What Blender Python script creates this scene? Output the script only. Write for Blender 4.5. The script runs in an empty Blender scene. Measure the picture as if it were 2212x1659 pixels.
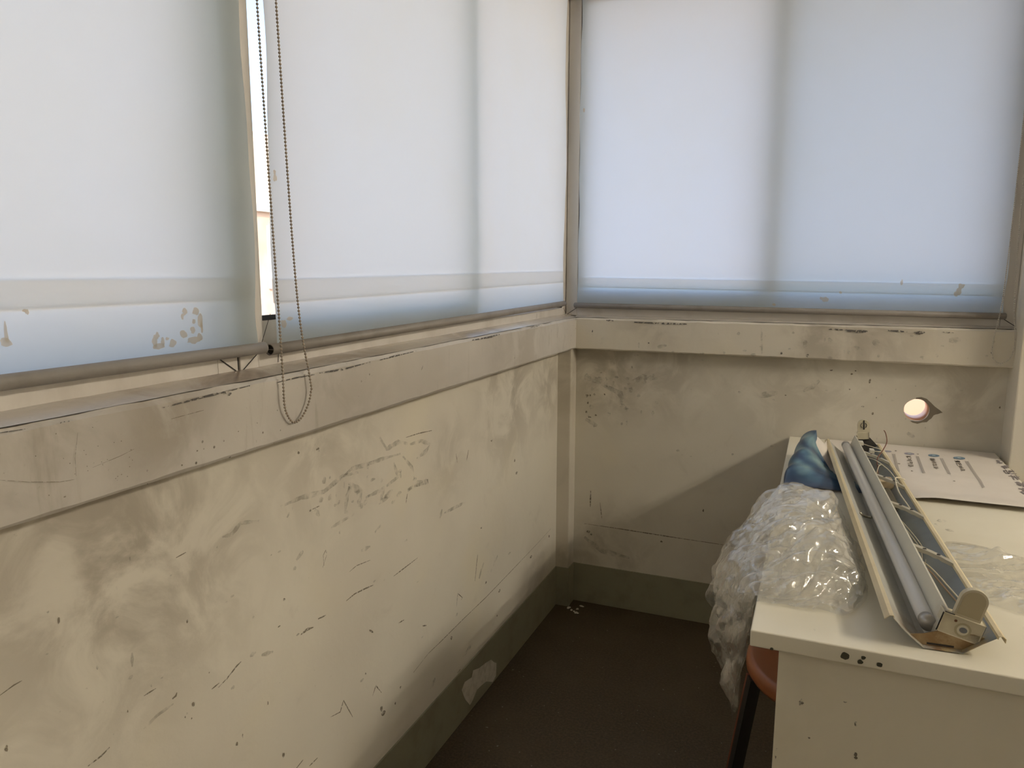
import bpy, bmesh, math, random
from mathutils import Vector, Matrix, noise
R = random.Random(7)
sc = bpy.context.scene
C = bpy.data.collections.new('room'); sc.collection.children.link(C)

# ------------------------------------------------------------------ camera
CAM = Vector((0.942, -2.802, 1.37)); FPX = 1597.0
YAW, PITCH, ROLL = (math.radians(a) for a in (22.59, -8.85, 0.114))
fwd = Vector((-math.sin(YAW)*math.cos(PITCH), math.cos(YAW)*math.cos(PITCH), math.sin(PITCH)))
right = Vector((math.cos(YAW), math.sin(YAW), 0)); up = right.cross(fwd)
r2 = right*math.cos(ROLL)+up*math.sin(ROLL); u2 = up*math.cos(ROLL)-right*math.sin(ROLL)
cd = bpy.data.cameras.new('camera'); cam = bpy.data.objects.new('camera', cd); C.objects.link(cam)
cd.sensor_width = 36; cd.lens = 36*FPX/2212; cd.clip_start = .02; cd.clip_end = 300
M = Matrix((r2, u2, -fwd)).transposed().to_4x4(); M.translation = CAM
cam.matrix_world = M; sc.camera = cam

# ------------------------------------------------------------------ world, sun, exposure
w = bpy.data.worlds.new('sky'); sc.world = w; w.use_nodes = True
nt = w.node_tree; bg = nt.nodes['Background']
sky = nt.nodes.new('ShaderNodeTexSky'); sky.sky_type = 'NISHITA'; sky.sun_disc = False
sky.sun_elevation = math.radians(42); sky.sun_rotation = math.radians(130); sky.dust_density = 3.0; sky.air_density = 1.0
hs = nt.nodes.new('ShaderNodeHueSaturation'); hs.inputs['Saturation'].default_value = .9
nt.links.new(sky.outputs[0], hs.inputs['Color']); nt.links.new(hs.outputs[0], bg.inputs[0])
bg.inputs[1].default_value = 0.56
sd = bpy.data.lights.new('sun', 'SUN'); sd.energy = 3.0; sd.angle = math.radians(1.0); sd.color = (1, .93, .82)
so = bpy.data.objects.new('sun', sd); C.objects.link(so)
so.rotation_euler = Vector((.62, -.48, .62)).to_track_quat('Z', 'Y').to_euler()
sc.view_settings.view_transform = 'Standard'; sc.view_settings.look = 'None'
sc.view_settings.exposure = 0.0; sc.view_settings.gamma = 1.0; sc.view_settings.use_curve_mapping = False
LAMP_POWER = 270.0         # ceiling lamp of the room (its light is made with the lamp below)
LAMP_COL = (1.0, .905, .755)

# ------------------------------------------------------------------ helpers
def ray(px, py):
    return r2*((px-1106)/FPX)+u2*((829.5-py)/FPX)+fwd
def onx(p, x=0.0):
    d = ray(*p); return CAM+d*((x-CAM.x)/d.x)
def ony(p, y=0.0):
    d = ray(*p); return CAM+d*((y-CAM.y)/d.y)
def onz(p, z=0.0):
    d = ray(*p); return CAM+d*((z-CAM.z)/d.z)
def S(v): 
    v = max(0., min(1., v)); return v*v*(3-2*v)
def lerp(a, b, t): return a+(b-a)*t
def table(ts, t):
    for (a, va), (b, vb) in zip(ts, ts[1:]):
        if t <= b:
            k = S((t-a)/(b-a)) if b > a else 0
            return tuple(lerp(x, y, k) for x, y in zip(va, vb)) if isinstance(va, tuple) else lerp(va, vb, k)
    return ts[-1][1]

def link(name, me, m, parent=None, smooth=False):
    o = bpy.data.objects.new(name, me); C.objects.link(o)
    if m: me.materials.append(m)
    if parent:
        o.parent = parent
        if parent.type == 'EMPTY': o.matrix_parent_inverse = Matrix.Translation(-Vector(parent.location))
    if smooth:
        me.polygons.foreach_set('use_smooth', [True]*len(me.polygons)); me.update()
    return o
def obj(name, bm, m, parent=None, smooth=False, bevel=0, seg=2):
    me = bpy.data.meshes.new(name)
    if bevel:
        es = [e for e in bm.edges if len(e.link_faces) == 2 and e.calc_face_angle(0) > .6]
        bmesh.ops.bevel(bm, geom=es, offset=bevel, segments=seg, affect='EDGES', profile=.6)
    bmesh.ops.recalc_face_normals(bm, faces=bm.faces)
    bm.to_mesh(me); bm.free()
    return link(name, me, m, parent, smooth)
def thing(name, label, cat, loc=(0, 0, 0), group=None):
    o = bpy.data.objects.new(name, None); C.objects.link(o); o.location = loc; o.empty_display_size = .05
    o['label'] = label; o['category'] = cat
    if group: o['group'] = group
    return o
def tag(o, label, cat, group=None):
    o['label'] = label; o['category'] = cat
    if group: o['group'] = group
    return o
def struct(o, label=None):
    o['kind'] = 'structure'
    if label: o['label'] = label
    return o
def box(bm, a, b):
    r = bmesh.ops.create_cube(bm, size=1)
    for v in r['verts']:
        v.co = Vector([a[i]+(v.co[i]+.5)*(b[i]-a[i]) for i in range(3)])
    return r['verts']
def BX(a, b):
    bm = bmesh.new(); box(bm, a, b); return bm
def tube(bm, pts, r, n=8, cap=True, radii=None):
    rings = []; pts = [Vector(p) for p in pts]
    ref = None
    for i, p in enumerate(pts):
        d = (pts[min(i+1, len(pts)-1)]-pts[max(i-1, 0)]).normalized()
        if ref is None:
            ref = d.orthogonal().normalized()
        ref = (ref-d*ref.dot(d)).normalized(); s = d.cross(ref)
        rr = radii[i] if radii else r
        rings.append([bm.verts.new(p+(ref*math.cos(2*math.pi*k/n)+s*math.sin(2*math.pi*k/n))*rr) for k in range(n)])
    for a, b in zip(rings, rings[1:]):
        for k in range(n):
            bm.faces.new((a[k], a[(k+1) % n], b[(k+1) % n], b[k]))
    if cap:
        bm.faces.new(rings[0]); bm.faces.new(rings[-1])
def grid(bm, nu, nv, f):
    vs = [[bm.verts.new(f(i/nu, j/nv)) for j in range(nv+1)] for i in range(nu+1)]
    for i in range(nu):
        for j in range(nv):
            bm.faces.new((vs[i][j], vs[i+1][j], vs[i+1][j+1], vs[i][j+1]))
    return vs
def prism(bm, poly, n_off):
    """closed polygon (world points) thickened by the vector n_off"""
    a = [bm.verts.new(Vector(p)) for p in poly]; b = [bm.verts.new(Vector(p)+n_off) for p in poly]
    bm.faces.new(a); bm.faces.new(b[::-1])
    for i in range(len(a)):
        j = (i+1) % len(a); bm.faces.new((a[i], a[j], b[j], b[i]))
def ribbon(bm, pts, width, nrm, taper=True, wob=.25):
    """a flat painted stroke lying on a surface with normal nrm"""
    pts = [Vector(p) for p in pts]; P = []
    for a, b in zip(pts, pts[1:]):
        for k in range(4): P.append(a.lerp(b, k/4))
    P.append(pts[-1]); n = len(P); prev = None
    for i, p in enumerate(P):
        d = (P[min(i+1, n-1)]-P[max(i-1, 0)]).normalized(); s = d.cross(nrm).normalized()
        t = i/(n-1); wd = width*(1+R.uniform(-wob, wob))*((.35+.65*math.sin(math.pi*min(max(t, .06), .94))) if taper else 1)
        cur = (bm.verts.new(p+s*wd*.5), bm.verts.new(p-s*wd*.5))
        if prev: bm.faces.new((prev[0], prev[1], cur[1], cur[0]))
        prev = cur
def blob(bm, c, ax, ay, n=12, rough=.25):
    vs = []
    ph = R.uniform(0, 50)
    for k in range(n):
        a = 2*math.pi*k/n; rr = 1+rough*noise.noise(Vector((math.cos(a)*1.3+ph, math.sin(a)*1.3, ph)))*1.6
        vs.append(bm.verts.new(c+ax*math.cos(a)*rr+ay*math.sin(a)*rr))
    bm.faces.new(vs)

# ------------------------------------------------------------------ materials
def mat(name, col=(.5, .5, .5), rough=.6, spec=.5, metal=0.0):
    m = bpy.data.materials.new(name); m.use_nodes = True
    b = m.node_tree.nodes['Principled BSDF']
    b.inputs['Base Color'].default_value = (*col, 1); b.inputs['Roughness'].default_value = rough
    b.inputs['Metallic'].default_value = metal; b.inputs['Specular IOR Level'].default_value = spec
    return m
class NT:
    def __init__(s, m): s.t = m.node_tree; s.b = m.node_tree.nodes.get('Principled BSDF')
    def n(s, t, **k):
        nd = s.t.nodes.new(t)
        for a, v in k.items():
            if a in nd.inputs.keys(): nd.inputs[a].default_value = v
            else: setattr(nd, a, v)
        return nd
    def l(s, a, b): s.t.links.new(a, b)
    def pos(s, scale=(1, 1, 1), loc=(0, 0, 0)):
        g = s.n('ShaderNodeNewGeometry'); mp = s.n('ShaderNodeMapping')
        mp.inputs['Scale'].default_value = scale; mp.inputs['Location'].default_value = loc
        s.l(g.outputs['Position'], mp.inputs[0]); return mp.outputs[0]
    def noise(s, v, scale, detail=4, rough=.55, dist=0):
        nd = s.n('ShaderNodeTexNoise', Scale=scale, Detail=detail, Roughness=rough, Distortion=dist)
        s.l(v, nd.inputs['Vector']); return nd.outputs['Fac']
    def ramp(s, f, a, b, lo=0.0, hi=1.0):
        nd = s.n('ShaderNodeMapRange', clamp=True); nd.interpolation_type = 'SMOOTHSTEP'
        nd.inputs[1].default_value = a; nd.inputs[2].default_value = b; nd.inputs[3].default_value = lo; nd.inputs[4].default_value = hi
        s.l(f, nd.inputs[0]); return nd.outputs[0]
    def math(s, op, a, b=None):
        nd = s.n('ShaderNodeMath', operation=op)
        for i, q in enumerate((a, b)):
            if q is None: continue
            if isinstance(q, (int, float)): nd.inputs[i].default_value = q
            else: s.l(q, nd.inputs[i])
        return nd.outputs[0]
    def mix(s, f, a, b):
        nd = s.n('ShaderNodeMix', data_type='RGBA')
        for i, q in ((0, f), (6, a), (7, b)):
            if isinstance(q, (int, float)): nd.inputs[i].default_value = q
            elif isinstance(q, tuple): nd.inputs[i].default_value = (*q, 1)
            else: s.l(q, nd.inputs[i])
        return nd.outputs[2]
    def near(s, c, r, r0=0.0):
        """soft 1..0 mask around a point of the room"""
        g = s.n('ShaderNodeNewGeometry'); d = s.n('ShaderNodeVectorMath', operation='DISTANCE')
        s.l(g.outputs['Position'], d.inputs[0]); d.inputs[1].default_value = c
        return s.ramp(d.outputs['Value'], r0, r, 1, 0)
    def bump(s, h, strength=.3, dist=.002):
        nd = s.n('ShaderNodeBump', Strength=strength, Distance=dist); s.l(h, nd.inputs['Height'])
        if s.b: s.l(nd.outputs[0], s.b.inputs['Normal'])
        return nd.outputs[0]
    def col(s, c): s.l(c, s.b.inputs['Base Color'])

def plaster(name, base, grime, spots=(), spotcol=(.30, .26, .205), streak=False, rough=.55, amount=1.0, pits=False, gloss=.4):
    m = mat(name, base, rough, gloss); t = NT(m); P = t.pos()
    big = t.noise(P, 1.6, 3, .5); c = t.mix(t.ramp(big, .38, .68, 0, .55*amount), base, grime)
    yel = t.noise(t.pos(loc=(3, 5, 1)), 2.3, 3, .5)
    c = t.mix(t.ramp(yel, .5, .72, 0, .15 if pits else .5), c, (base[0]*1.02, base[1]*.985, base[2]*.86))
    mid = t.noise(P, 9, 7, .65, .6); c = t.mix(t.ramp(mid, .56, .76, 0, .5*amount), c, grime)
    for (cc, r, a) in spots:
        k = t.math('MULTIPLY', t.near(cc, r), t.ramp(t.noise(t.pos(loc=(cc[1], cc[2], cc[0])), 7, 6, .6, .8), .36, .6, .15, 1.0))
        c = t.mix(t.math('MULTIPLY', k, a), c, spotcol)
    if streak:
        st = t.noise(t.pos((26, 26, 3.2)), 1.5, 5, .6); c = t.mix(t.ramp(st, .58, .76, 0, .5), c, spotcol)
    sp = t.noise(P, 120, 2, .5); c = t.mix(t.ramp(sp, .72, .80, 0, .4*amount), c, (.32, .28, .22))
    h = t.noise(P, 14, 5, .6)
    if pits:
        v = t.n('ShaderNodeTexVoronoi', Scale=62.0); t.l(P, v.inputs['Vector'])
        pit = t.math('MULTIPLY', t.ramp(v.outputs['Distance'], .10, .17, 1, 0), t.ramp(t.noise(t.pos(loc=(1, 2, 7)), 5.5, 2, .5), .57, .64))
        c = t.mix(t.math('MULTIPLY', pit, .85), c, (.13, .105, .075)); h = t.math('SUBTRACT', h, pit)
    t.col(c); t.bump(h, .35, .004)
    return m
CREAM = (.70, .655, .555)
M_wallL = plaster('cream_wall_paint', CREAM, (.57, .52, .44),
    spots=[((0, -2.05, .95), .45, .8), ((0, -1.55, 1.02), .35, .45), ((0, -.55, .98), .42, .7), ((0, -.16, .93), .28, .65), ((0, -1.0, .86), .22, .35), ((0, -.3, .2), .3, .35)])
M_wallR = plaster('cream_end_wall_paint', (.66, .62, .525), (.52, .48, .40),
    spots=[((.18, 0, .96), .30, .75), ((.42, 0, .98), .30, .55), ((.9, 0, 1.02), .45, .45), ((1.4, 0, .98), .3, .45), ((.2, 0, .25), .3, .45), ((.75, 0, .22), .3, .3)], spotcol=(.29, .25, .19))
M_ledge = plaster('ledge_plaster', (.565, .53, .475), (.41, .375, .33), spots=[((.068, -2.02, 1.15), .16, .8), ((.068, -2.2, 1.16), .12, .6), ((.068, -1.55, 1.1), .25, .4), ((.068, -.6, 1.12), .35, .5)], streak=True, amount=1.6, pits=True, rough=.5)
M_ledgeR = plaster('end_ledge_plaster', (.64, .595, .505), (.52, .475, .40), spots=[((.35, -.05, 1.17), .2, .5), ((1.1, -.05, 1.12), .3, .5), ((.95, -.05, 1.17), .25, .6)], amount=1.0, rough=.5)
M_sill = plaster('sill_gloss_paint', (.60, .555, .49), (.42, .36, .30), spots=[((.02, -1.85, 1.19), .35, .9), ((.02, -1.5, 1.19), .3, .7), ((.02, -.9, 1.19), .3, .7)], spotcol=(.26, .20, .15), rough=.22, gloss=.6)
M_plain = mat('room_paint', (.80, .76, .67), .7)
M_ceil = mat('ceiling_paint', (.84, .82, .77), .8)
M_base = mat('olive_skirting_paint', (.20, .195, .135), .5)
t = NT(M_base); t.col(t.mix(t.ramp(t.noise(t.pos(), 12, 6, .6), .45, .75, 0, .6), (.265, .255, .175), (.19, .172, .115)))
M_peel = mat('bare_plaster', (.42, .39, .33), .7)
t = NT(M_peel); t.col(t.mix(t.ramp(t.noise(t.pos(), 40, 5, .6), .4, .7), (.62, .575, .49), (.48, .44, .365)))
M_floor = mat('brown_floor', (.09, .06, .035), .55)
t = NT(M_floor); P = t.pos()
c = t.mix(t.ramp(t.noise(P, 130, 4, .7), .35, .7), (.040, .026, .0105), (.088, .061, .030))
c = t.mix(t.ramp(t.noise(P, 2.2, 4, .55), .42, .7, 0, .55), c, (.095, .070, .037))
c = t.mix(t.ramp(t.noise(t.pos(loc=(4, 4, 4)), 75, 1, .4), .765, .785), c, (.22, .19, .15)); t.col(c)
t.bump(t.noise(P, 130, 4, .7), .2, .001)
def painted_metal(name, a, b, rough=.45, sc=9):
    m = mat(name, a, rough); t = NT(m)
    c = t.mix(t.ramp(t.noise(t.pos((1, 1, .4)), sc, 6, .6), .42, .75, 0, .8), a, b); t.col(c); return m
M_frame = painted_metal('beige_window_enamel', (.62, .578, .525), (.49, .44, .38), .4)
M_seam = mat('dark_joint', (.03, .026, .022), .8)
M_gasket = mat('black_gasket', (.015, .014, .014), .6)
M_rail = painted_metal('grey_rail_plastic', (.255, .232, .208), (.20, .178, .155), .5, 14)
M_hollow = mat('rail_inside', (.02, .017, .014), .8)
M_bead = painted_metal('bead_brown', (.33, .27, .205), (.25, .20, .15), .35, 60)
M_beadW = mat('bead_ivory', (.55, .51, .44), .4)
M_added_eave = mat('added_eave_render', (.52, .47, .42), .9)
M_facade = mat('peach_facade', (.72, .52, .40), .9)
t = NT(M_facade)
t.col(t.mix(t.ramp(t.noise(t.pos(), .7, 4, .6), .35, .7), (.78, .60, .48), (.62, .42, .32)))
M_facade2 = mat('pale_facade', (.72, .66, .58), .9)

def glass(name, tint):
    m = bpy.data.materials.new(name); m.use_nodes = True; t = m.node_tree; t.nodes.clear()
    o = t.nodes.new('ShaderNodeOutputMaterial'); mx = t.nodes.new('ShaderNodeMixShader'); tr = t.nodes.new('ShaderNodeBsdfTransparent')
    g = t.nodes.new('ShaderNodeBsdfGlossy'); lw = t.nodes.new('ShaderNodeLayerWeight'); lw.inputs[0].default_value = .5; pw = t.nodes.new('ShaderNodeMath'); pw.operation = 'POWER'; pw.inputs[1].default_value = 5; f = t.nodes.new('ShaderNodeMath'); f.operation = 'MULTIPLY_ADD'; f.inputs[1].default_value = .7; f.inputs[2].default_value = .04; t.links.new(lw.outputs['Facing'], pw.inputs[0]); t.links.new(pw.outputs[0], f.inputs[0])
    tr.inputs[0].default_value = (*tint, 1); g.inputs['Roughness'].default_value = .02
    t.links.new(f.outputs[0], mx.inputs[0]); t.links.new(tr.outputs[0], mx.inputs[1]); t.links.new(g.outputs[0], mx.inputs[2]); t.links.new(mx.outputs[0], o.inputs[0])
    return m
M_glass = glass('window_glass', (.90, .915, .91)); M_glassR = glass('clear_window_glass', (.975, .985, .99)); M_glass2 = glass('grey_window_glass', (.86, .88, .89))

def fabric(name, trans, refl, tmix=.74, gl=.04):
    """coated blind cloth: lets light through, reflects a little, slight pebbled sheen"""
    m = bpy.data.materials.new(name); m.use_nodes = True; T = m.node_tree; T.nodes.clear(); t = NT.__new__(NT); t.t = T; t.b = None
    P = t.pos()
    mott = t.noise(P, 3.0, 4, .55); k = t.ramp(mott, .4, .7, 0, .35)
    o = t.n('ShaderNodeOutputMaterial'); d = t.n('ShaderNodeBsdfDiffuse'); tl = t.n('ShaderNodeBsdfTranslucent'); g = t.n('ShaderNodeBsdfGlossy', Roughness=.22)
    t.l(t.mix(k, refl, (refl[0]*.97, refl[1]*.94, refl[2]*.88)), d.inputs[0]); t.l(t.mix(k, trans, (trans[0]*1.0, trans[1]*.97, trans[2]*.90)), tl.inputs[0])
    peb = t.noise(P, 170, 2, .5); und = t.noise(P, 9, 3, .5)
    h = t.math('ADD', t.math('MULTIPLY', peb, .5), t.math('MULTIPLY', und, 1.2))
    bp = t.n('ShaderNodeBump', Strength=.35, Distance=.002); t.l(h, bp.inputs['Height'])
    t.l(bp.outputs[0], g.inputs['Normal'])
    m1 = t.n('ShaderNodeMixShader'); m1.inputs[0].default_value = tmix; t.l(d.outputs[0], m1.inputs[1]); t.l(tl.outputs[0], m1.inputs[2])
    m2 = t.n('ShaderNodeMixShader'); m2.inputs[0].default_value = gl; t.l(m1.outputs[0], m2.inputs[1]); t.l(g.outputs[0], m2.inputs[2])
    t.l(m2.outputs[0], o.inputs[0]); return m
M_fab = fabric('pale_blue_blind_cloth', (.80, .885, .96), (.50, .57, .59))
M_hem = fabric('blind_hem_cloth', (.96, .92, .87), (.5, .48, .45), .90, .0)
M_stain = fabric('tan_stain', (.90, .82, .70), (.52, .46, .37), .7, .02)

def patchy(name, col, lo=.42, hi=.58, scale=60, dens=1.0):
    """thin dry smear: colour shows only in patches"""
    m = mat(name, col, .75, .2); t = NT(m)
    f = t.math('MULTIPLY', t.ramp(t.noise(t.pos(), scale, 4, .6), lo, hi), dens)
    t.l(f, t.b.inputs['Alpha']); return m
M_scuff = patchy('scuff_dark', (.22, .19, .145), .36, .56, 90, .8)
M_smear = patchy('scuff_smear', (.40, .355, .28), .36, .66, 38, .38)
M_scratch = patchy('scratch_dark', (.25, .21, .155), .30, .52, 140, .68)
M_chip = patchy('chipped_paint', (.12, .11, .10), .40, .52, 95, .95)

# ------------------------------------------------------------------ structure
H_C = 2.75; XR, YB = 5.2, -5.0
LZ0, LZ1 = 1.064, 1.183           # window ledge: underside and top
LEDX, LEDY = .068, .052           # how far the ledges stand out from the walls
WB, WT = 1.190, 2.42              # window opening
struct(obj('floor', BX((-.15, YB-.15, -.12), (XR+.15, .06, 0)), M_floor), 'dark brown speckled floor')
struct(obj('ceiling', BX((-.15, YB-.15, H_C), (XR+.15, .06, H_C+.12)), M_ceil))
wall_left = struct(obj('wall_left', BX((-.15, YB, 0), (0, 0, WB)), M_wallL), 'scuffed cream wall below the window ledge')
struct(obj('wall_left_lintel', BX((-.15, YB, WT), (0, 0, H_C)), M_plain))
bm = BX((-.95, YB-.6, WT+.10), (-.15, .62, WT+.20)); box(bm, (-.15, .10, WT+.10), (XR, .62, WT+.20))
struct(obj('added_eave', bm, M_added_eave))  # unseen slab, added and sized to cut the sky light on the blinds
struct(obj('wall_back', BX((-.15, YB-.15, 0), (XR+.15, YB, H_C)), M_plain))
struct(obj('wall_side', BX((XR, YB, 0), (XR+.15, 0, H_C)), M_plain))
# end wall below its window, pierced by a round hole
HOLE = ony((1980, 886)); HR, WTH = .0385, .055
PX0, PX1 = 0.0, 1.515
bm = bmesh.new(); NH = 40
def wall_hole(bm, x0, x1, z0, z1, y0, y1):
    rows = []
    for y in (y0, y1):
        ci = []; sq = []
        for k in range(NH):
            a = 2*math.pi*k/NH; dx, dz = math.cos(a), math.sin(a)
            rr = HR*(1+.02*math.sin(5*a))
            ci.append(bm.verts.new((HOLE.x+dx*rr, y, HOLE.z+dz*rr)))
            tt = min(((x1-HOLE.x)/dx if dx > 1e-6 else 9), ((x0-HOLE.x)/dx if dx < -1e-6 else 9), ((z1-HOLE.z)/dz if dz > 1e-6 else 9), ((z0-HOLE.z)/dz if dz < -1e-6 else 9))
            sq.append(bm.verts.new((HOLE.x+dx*tt, y, HOLE.z+dz*tt)))
        rows.append((ci, sq))
    for k in range(NH):
        j = (k+1) % NH
        for ci, sq in rows:
            bm.faces.new((ci[k], ci[j], sq[j], sq[k]))
            # fill the corner between two directions that reach different sides
            a, b = sq[k].co, sq[j].co
            if abs(a.x-b.x) > 1e-5 and abs(a.z-b.z) > 1e-5:
                cx = x1 if max(a.x, b.x) > x1-1e-5 else x0; cz = z1 if max(a.z, b.z) > z1-1e-5 else z0
                bm.faces.new((sq[k], sq[j], bm.verts.new((cx, a.y, cz))))
        bm.faces.new((rows[0][0][k], rows[0][0][j], rows[1][0][j], rows[1][0][k]))
wall_hole(bm, HOLE.x-.14, HOLE.x+.14, HOLE.z-.14, HOLE.z+.14, 0, WTH)
for a, b in (((PX0-.15, 0, 0), (HOLE.x-.14, WTH, WB)), ((HOLE.x+.14, 0, 0), (PX1, WTH, WB)), ((HOLE.x-.14, 0, 0), (HOLE.x+.14, WTH, HOLE.z-.14)), ((HOLE.x-.14, 0, HOLE.z+.14), (HOLE.x+.14, WTH, WB))):
    box(bm, a, b)
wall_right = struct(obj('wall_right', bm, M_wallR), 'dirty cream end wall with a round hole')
struct(obj('wall_right_lintel', BX((0, 0, WT), (PX1, .1, H_C)), M_plain))
M_pil = plaster('pilaster_paint', (.70, .655, .56), (.56, .51, .43), rough=.6)
struct(obj('trim_1', BX((PX1, -.125, 0), (1.95, .1, H_C)), M_pil, bevel=.004), 'cream wall pilaster beside the end window')
struct(obj('wall_right_far', BX((1.95, 0, 0), (XR+.15, .1, H_C)), M_plain))
# broken plaster round the hole: a sleeve and a chipped hollow
bm = bmesh.new()
rings = []
for (rr, y) in ((HR*1.0, .012), (HR*.985, WTH+.05), (HR*1.06, WTH+.05), (HR*1.06, .012)):
    rings.append([bm.verts.new((HOLE.x+math.cos(2*math.pi*k/NH)*rr*.97, y, HOLE.z+math.sin(2*math.pi*k/NH)*rr*.97)) for k in range(NH)])
for a, b in zip(rings, rings[1:]+rings[:1]):
    for k in range(NH): bm.faces.new((a[k], a[(k+1) % NH], b[(k+1) % NH], b[k]))
obj('pipe_sleeve', bm, mat('sleeve_glow_tint', (.80, .50, .34), .5), wall_right, True)  # white sleeve coloured peach: the warm glow from outside is in its colour
bm = bmesh.new()
def hp(dx, dz): return Vector((HOLE.x+dx*HR, -.0006, HOLE.z+dz*HR))
arc = [(math.cos(a)*1.0, math.sin(a)*1.0) for a in [math.radians(d) for d in range(100, -116, -12)]]
outer = [(-.1, 1.12), (.3, 1.2), (.75, 1.05), (1.1, .7), (1.45, .35), (1.95, .02), (2.05, -.12), (1.75, -.1), (1.6, -.32), (1.38, -.2), (1.28, -.6), (1.05, -.72), (.95, -1.0), (.6, -1.02), (.2, -1.22), (-.2, -1.15), (-.45, -1.0)]
va = [bm.verts.new(hp(*p)) for p in arc]; n = len(arc)
vb = []
for i in range(n):
    f = i/(n-1)*(len(outer)-1); k = min(int(f), len(outer)-2); f -= k
    vb.append(bm.verts.new(hp(lerp(outer[k][0], outer[k+1][0], f), lerp(outer[k][1], outer[k+1][1], f))))
for i in range(n-1): bm.faces.new((va[i], va[i+1], vb[i+1], vb[i]))
obj('chipped_plaster', bm, mat('raw_plaster', (.20, .17, .125), .9), wall_right)

def ledge(name, along, a0, a1, d0, d1, z0, z1, m, label):
    """plaster ledge with a worn, slightly wavy front"""
    bm = bmesh.new(); n = int((a1-a0)/.02)
    prof = [(d0, z0), (d1-.004, z0), (d1, z0+.005), (d1, (z0+z1)/2), (d1, z1-.007), (d1-.007, z1), (d0, z1+.001)]
    rows = []
    for i in range(n+1):
        a = lerp(a0, a1, i/n); row = []
        for k, (d, z) in enumerate(prof):
            q = noise.noise(Vector((a*14, k*.7, 3.1)))*.0022 + noise.noise(Vector((a*60, k*1.7, 8.1)))*.0012
            if k in (0, 6): q = 0
            zz = z+(q if k in (1, 2, 4, 5) else 0)
            row.append(bm.verts.new((d+q*.7, a, zz) if along == 'y' else (a, -(d+q*.7), zz)))
        rows.append(row)
    for r0, r1 in zip(rows, rows[1:]):
        for k in range(len(prof)):
            j = (k+1) % len(prof); bm.faces.new((r0[k], r0[j], r1[j], r1[k]))
    bm.faces.new(rows[0]); bm.faces.new(rows[-1][::-1])
    return struct(obj(name, bm, m), label)
trim_l = ledge('trim_2', 'y', YB, .02, -.02, LEDX, LZ0, LZ1, M_ledge, 'mottled plaster window ledge along the long wall')
trim_r = ledge('trim_3', 'x', LEDX-.004, PX1+.003, -.03, LEDY, LZ0-.002, LZ1+.001, M_ledgeR, 'chipped cream window ledge on the end wall')
# sloping glossy sill strips on the ledges
bm = bmesh.new()
grid(bm, 5, 120, lambda u, v: Vector((lerp(-.004, LEDX-.007, u), lerp(YB, .0, v), lerp(WB+.0045, LZ1+.0012, S(u*.7+u*u*.3))+noise.noise(Vector((u*3, v*70, 1)))*.0012)))
obj('sill_strip', bm, M_sill, trim_l, True)
bm = bmesh.new()
grid(bm, 3, 40, lambda u, v: Vector((lerp(LEDX-.01, PX1, v), -lerp(-.004, LEDY-.008, u), lerp(WB+.003, LZ1+.0022, u))))
obj('sill_strip', bm, M_sill, trim_r, True)
# boxed pipe chase in the corner, skirting
M_chase = plaster('chase_paint', (.60, .555, .465), (.47, .43, .36), spots=[((.03, -.06, .95), .3, .5), ((.03, -.06, .22), .15, .5)])
struct(obj('trim_4', BX((-.01, -.068, 0), (.054, .01, LZ0+.004)), M_chase, bevel=.004), 'narrow cream pipe boxing in the corner')
BH = .164
def skirt(name, a, b, lab):
    bm = BX(a, b)
    return struct(obj(name, bm, M_base, bevel=.0012), lab)
bl = skirt('baseboard_left', (-.01, YB, 0), (.0045, -.068, BH), 'olive painted skirting with peeling paint')
br = skirt('baseboard_right', (.054, -.0045, 0), (PX1+.005, .01, BH+.001), 'olive painted skirting on the end wall')
bm = BX((-.005, -.0725, 0), (.0585, .005, BH))
struct(obj('baseboard_corner', bm, M_base))

# ------------------------------------------------------------------ outside
struct(obj('ground', BX((-60, -60, -7.2), (60, 60, -7)), mat('outside_paving', (.42, .40, .37), .9)))
def building(name, label, x0, x1, y0, y1, z0, z1, face, m, m2):
    b = thing(name, label, 'building', ((x0+x1)/2, (y0+y1)/2, z0))
    def part(nm, bm, mm, par=None):
        o = obj(nm, bm, mm, par or b)
        return o
    part('wall', BX((x0, y0, z0), (x1, y1, z1)), m)
    lo, hi = (y0, y1) if face == 'x' else (x0, x1)
    zz = -5.4
    while zz+2.6 < z1:
        if face == 'x': part('floor_band', BX((x1, y0, zz+2.25), (x1+.12, y1, zz+2.5)), m2)
        else: part('floor_band', BX((x0, y0-.12, zz+2.25), (x1, y0, zz+2.5)), m2)
        a = lo+1.0
        while a+1.5 < hi:
            if face == 'x':
                wf = part('window', BX((x1, a, zz+.5), (x1+.06, a+1.3, zz+1.95)), m2)
                for k in (0, 1): part('pane', BX((x1+.05, a+.08+k*.6, zz+.6), (x1+.075, a+.62+k*.6, zz+1.85)), M_pane, wf)
            else:
                wf = part('window', BX((a, y0-.06, zz+.5), (a+1.3, y0, zz+1.95)), m2)
                for k in (0, 1): part('pane', BX((a+.08+k*.6, y0-.075, zz+.6), (a+.62+k*.6, y0-.05, zz+1.85)), M_pane, wf)
            a += 2.6
        zz += 2.9
    return b
M_annex = mat('annex_render', (.50, .335, .235), .9)
M_pane = mat('far_window_glass', (.20, .22, .24), .1)
building('apartment_block', 'sunlit peach apartment block across the gap outside', -20, -11, -10.7, 16, -7, 4.4, 'x', M_facade, M_facade2)
building('low_annex', 'low sunlit peach annex outside the end wall', -4, 7, 5.0, 9, -7, .75, 'y', M_annex, M_annex)

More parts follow.
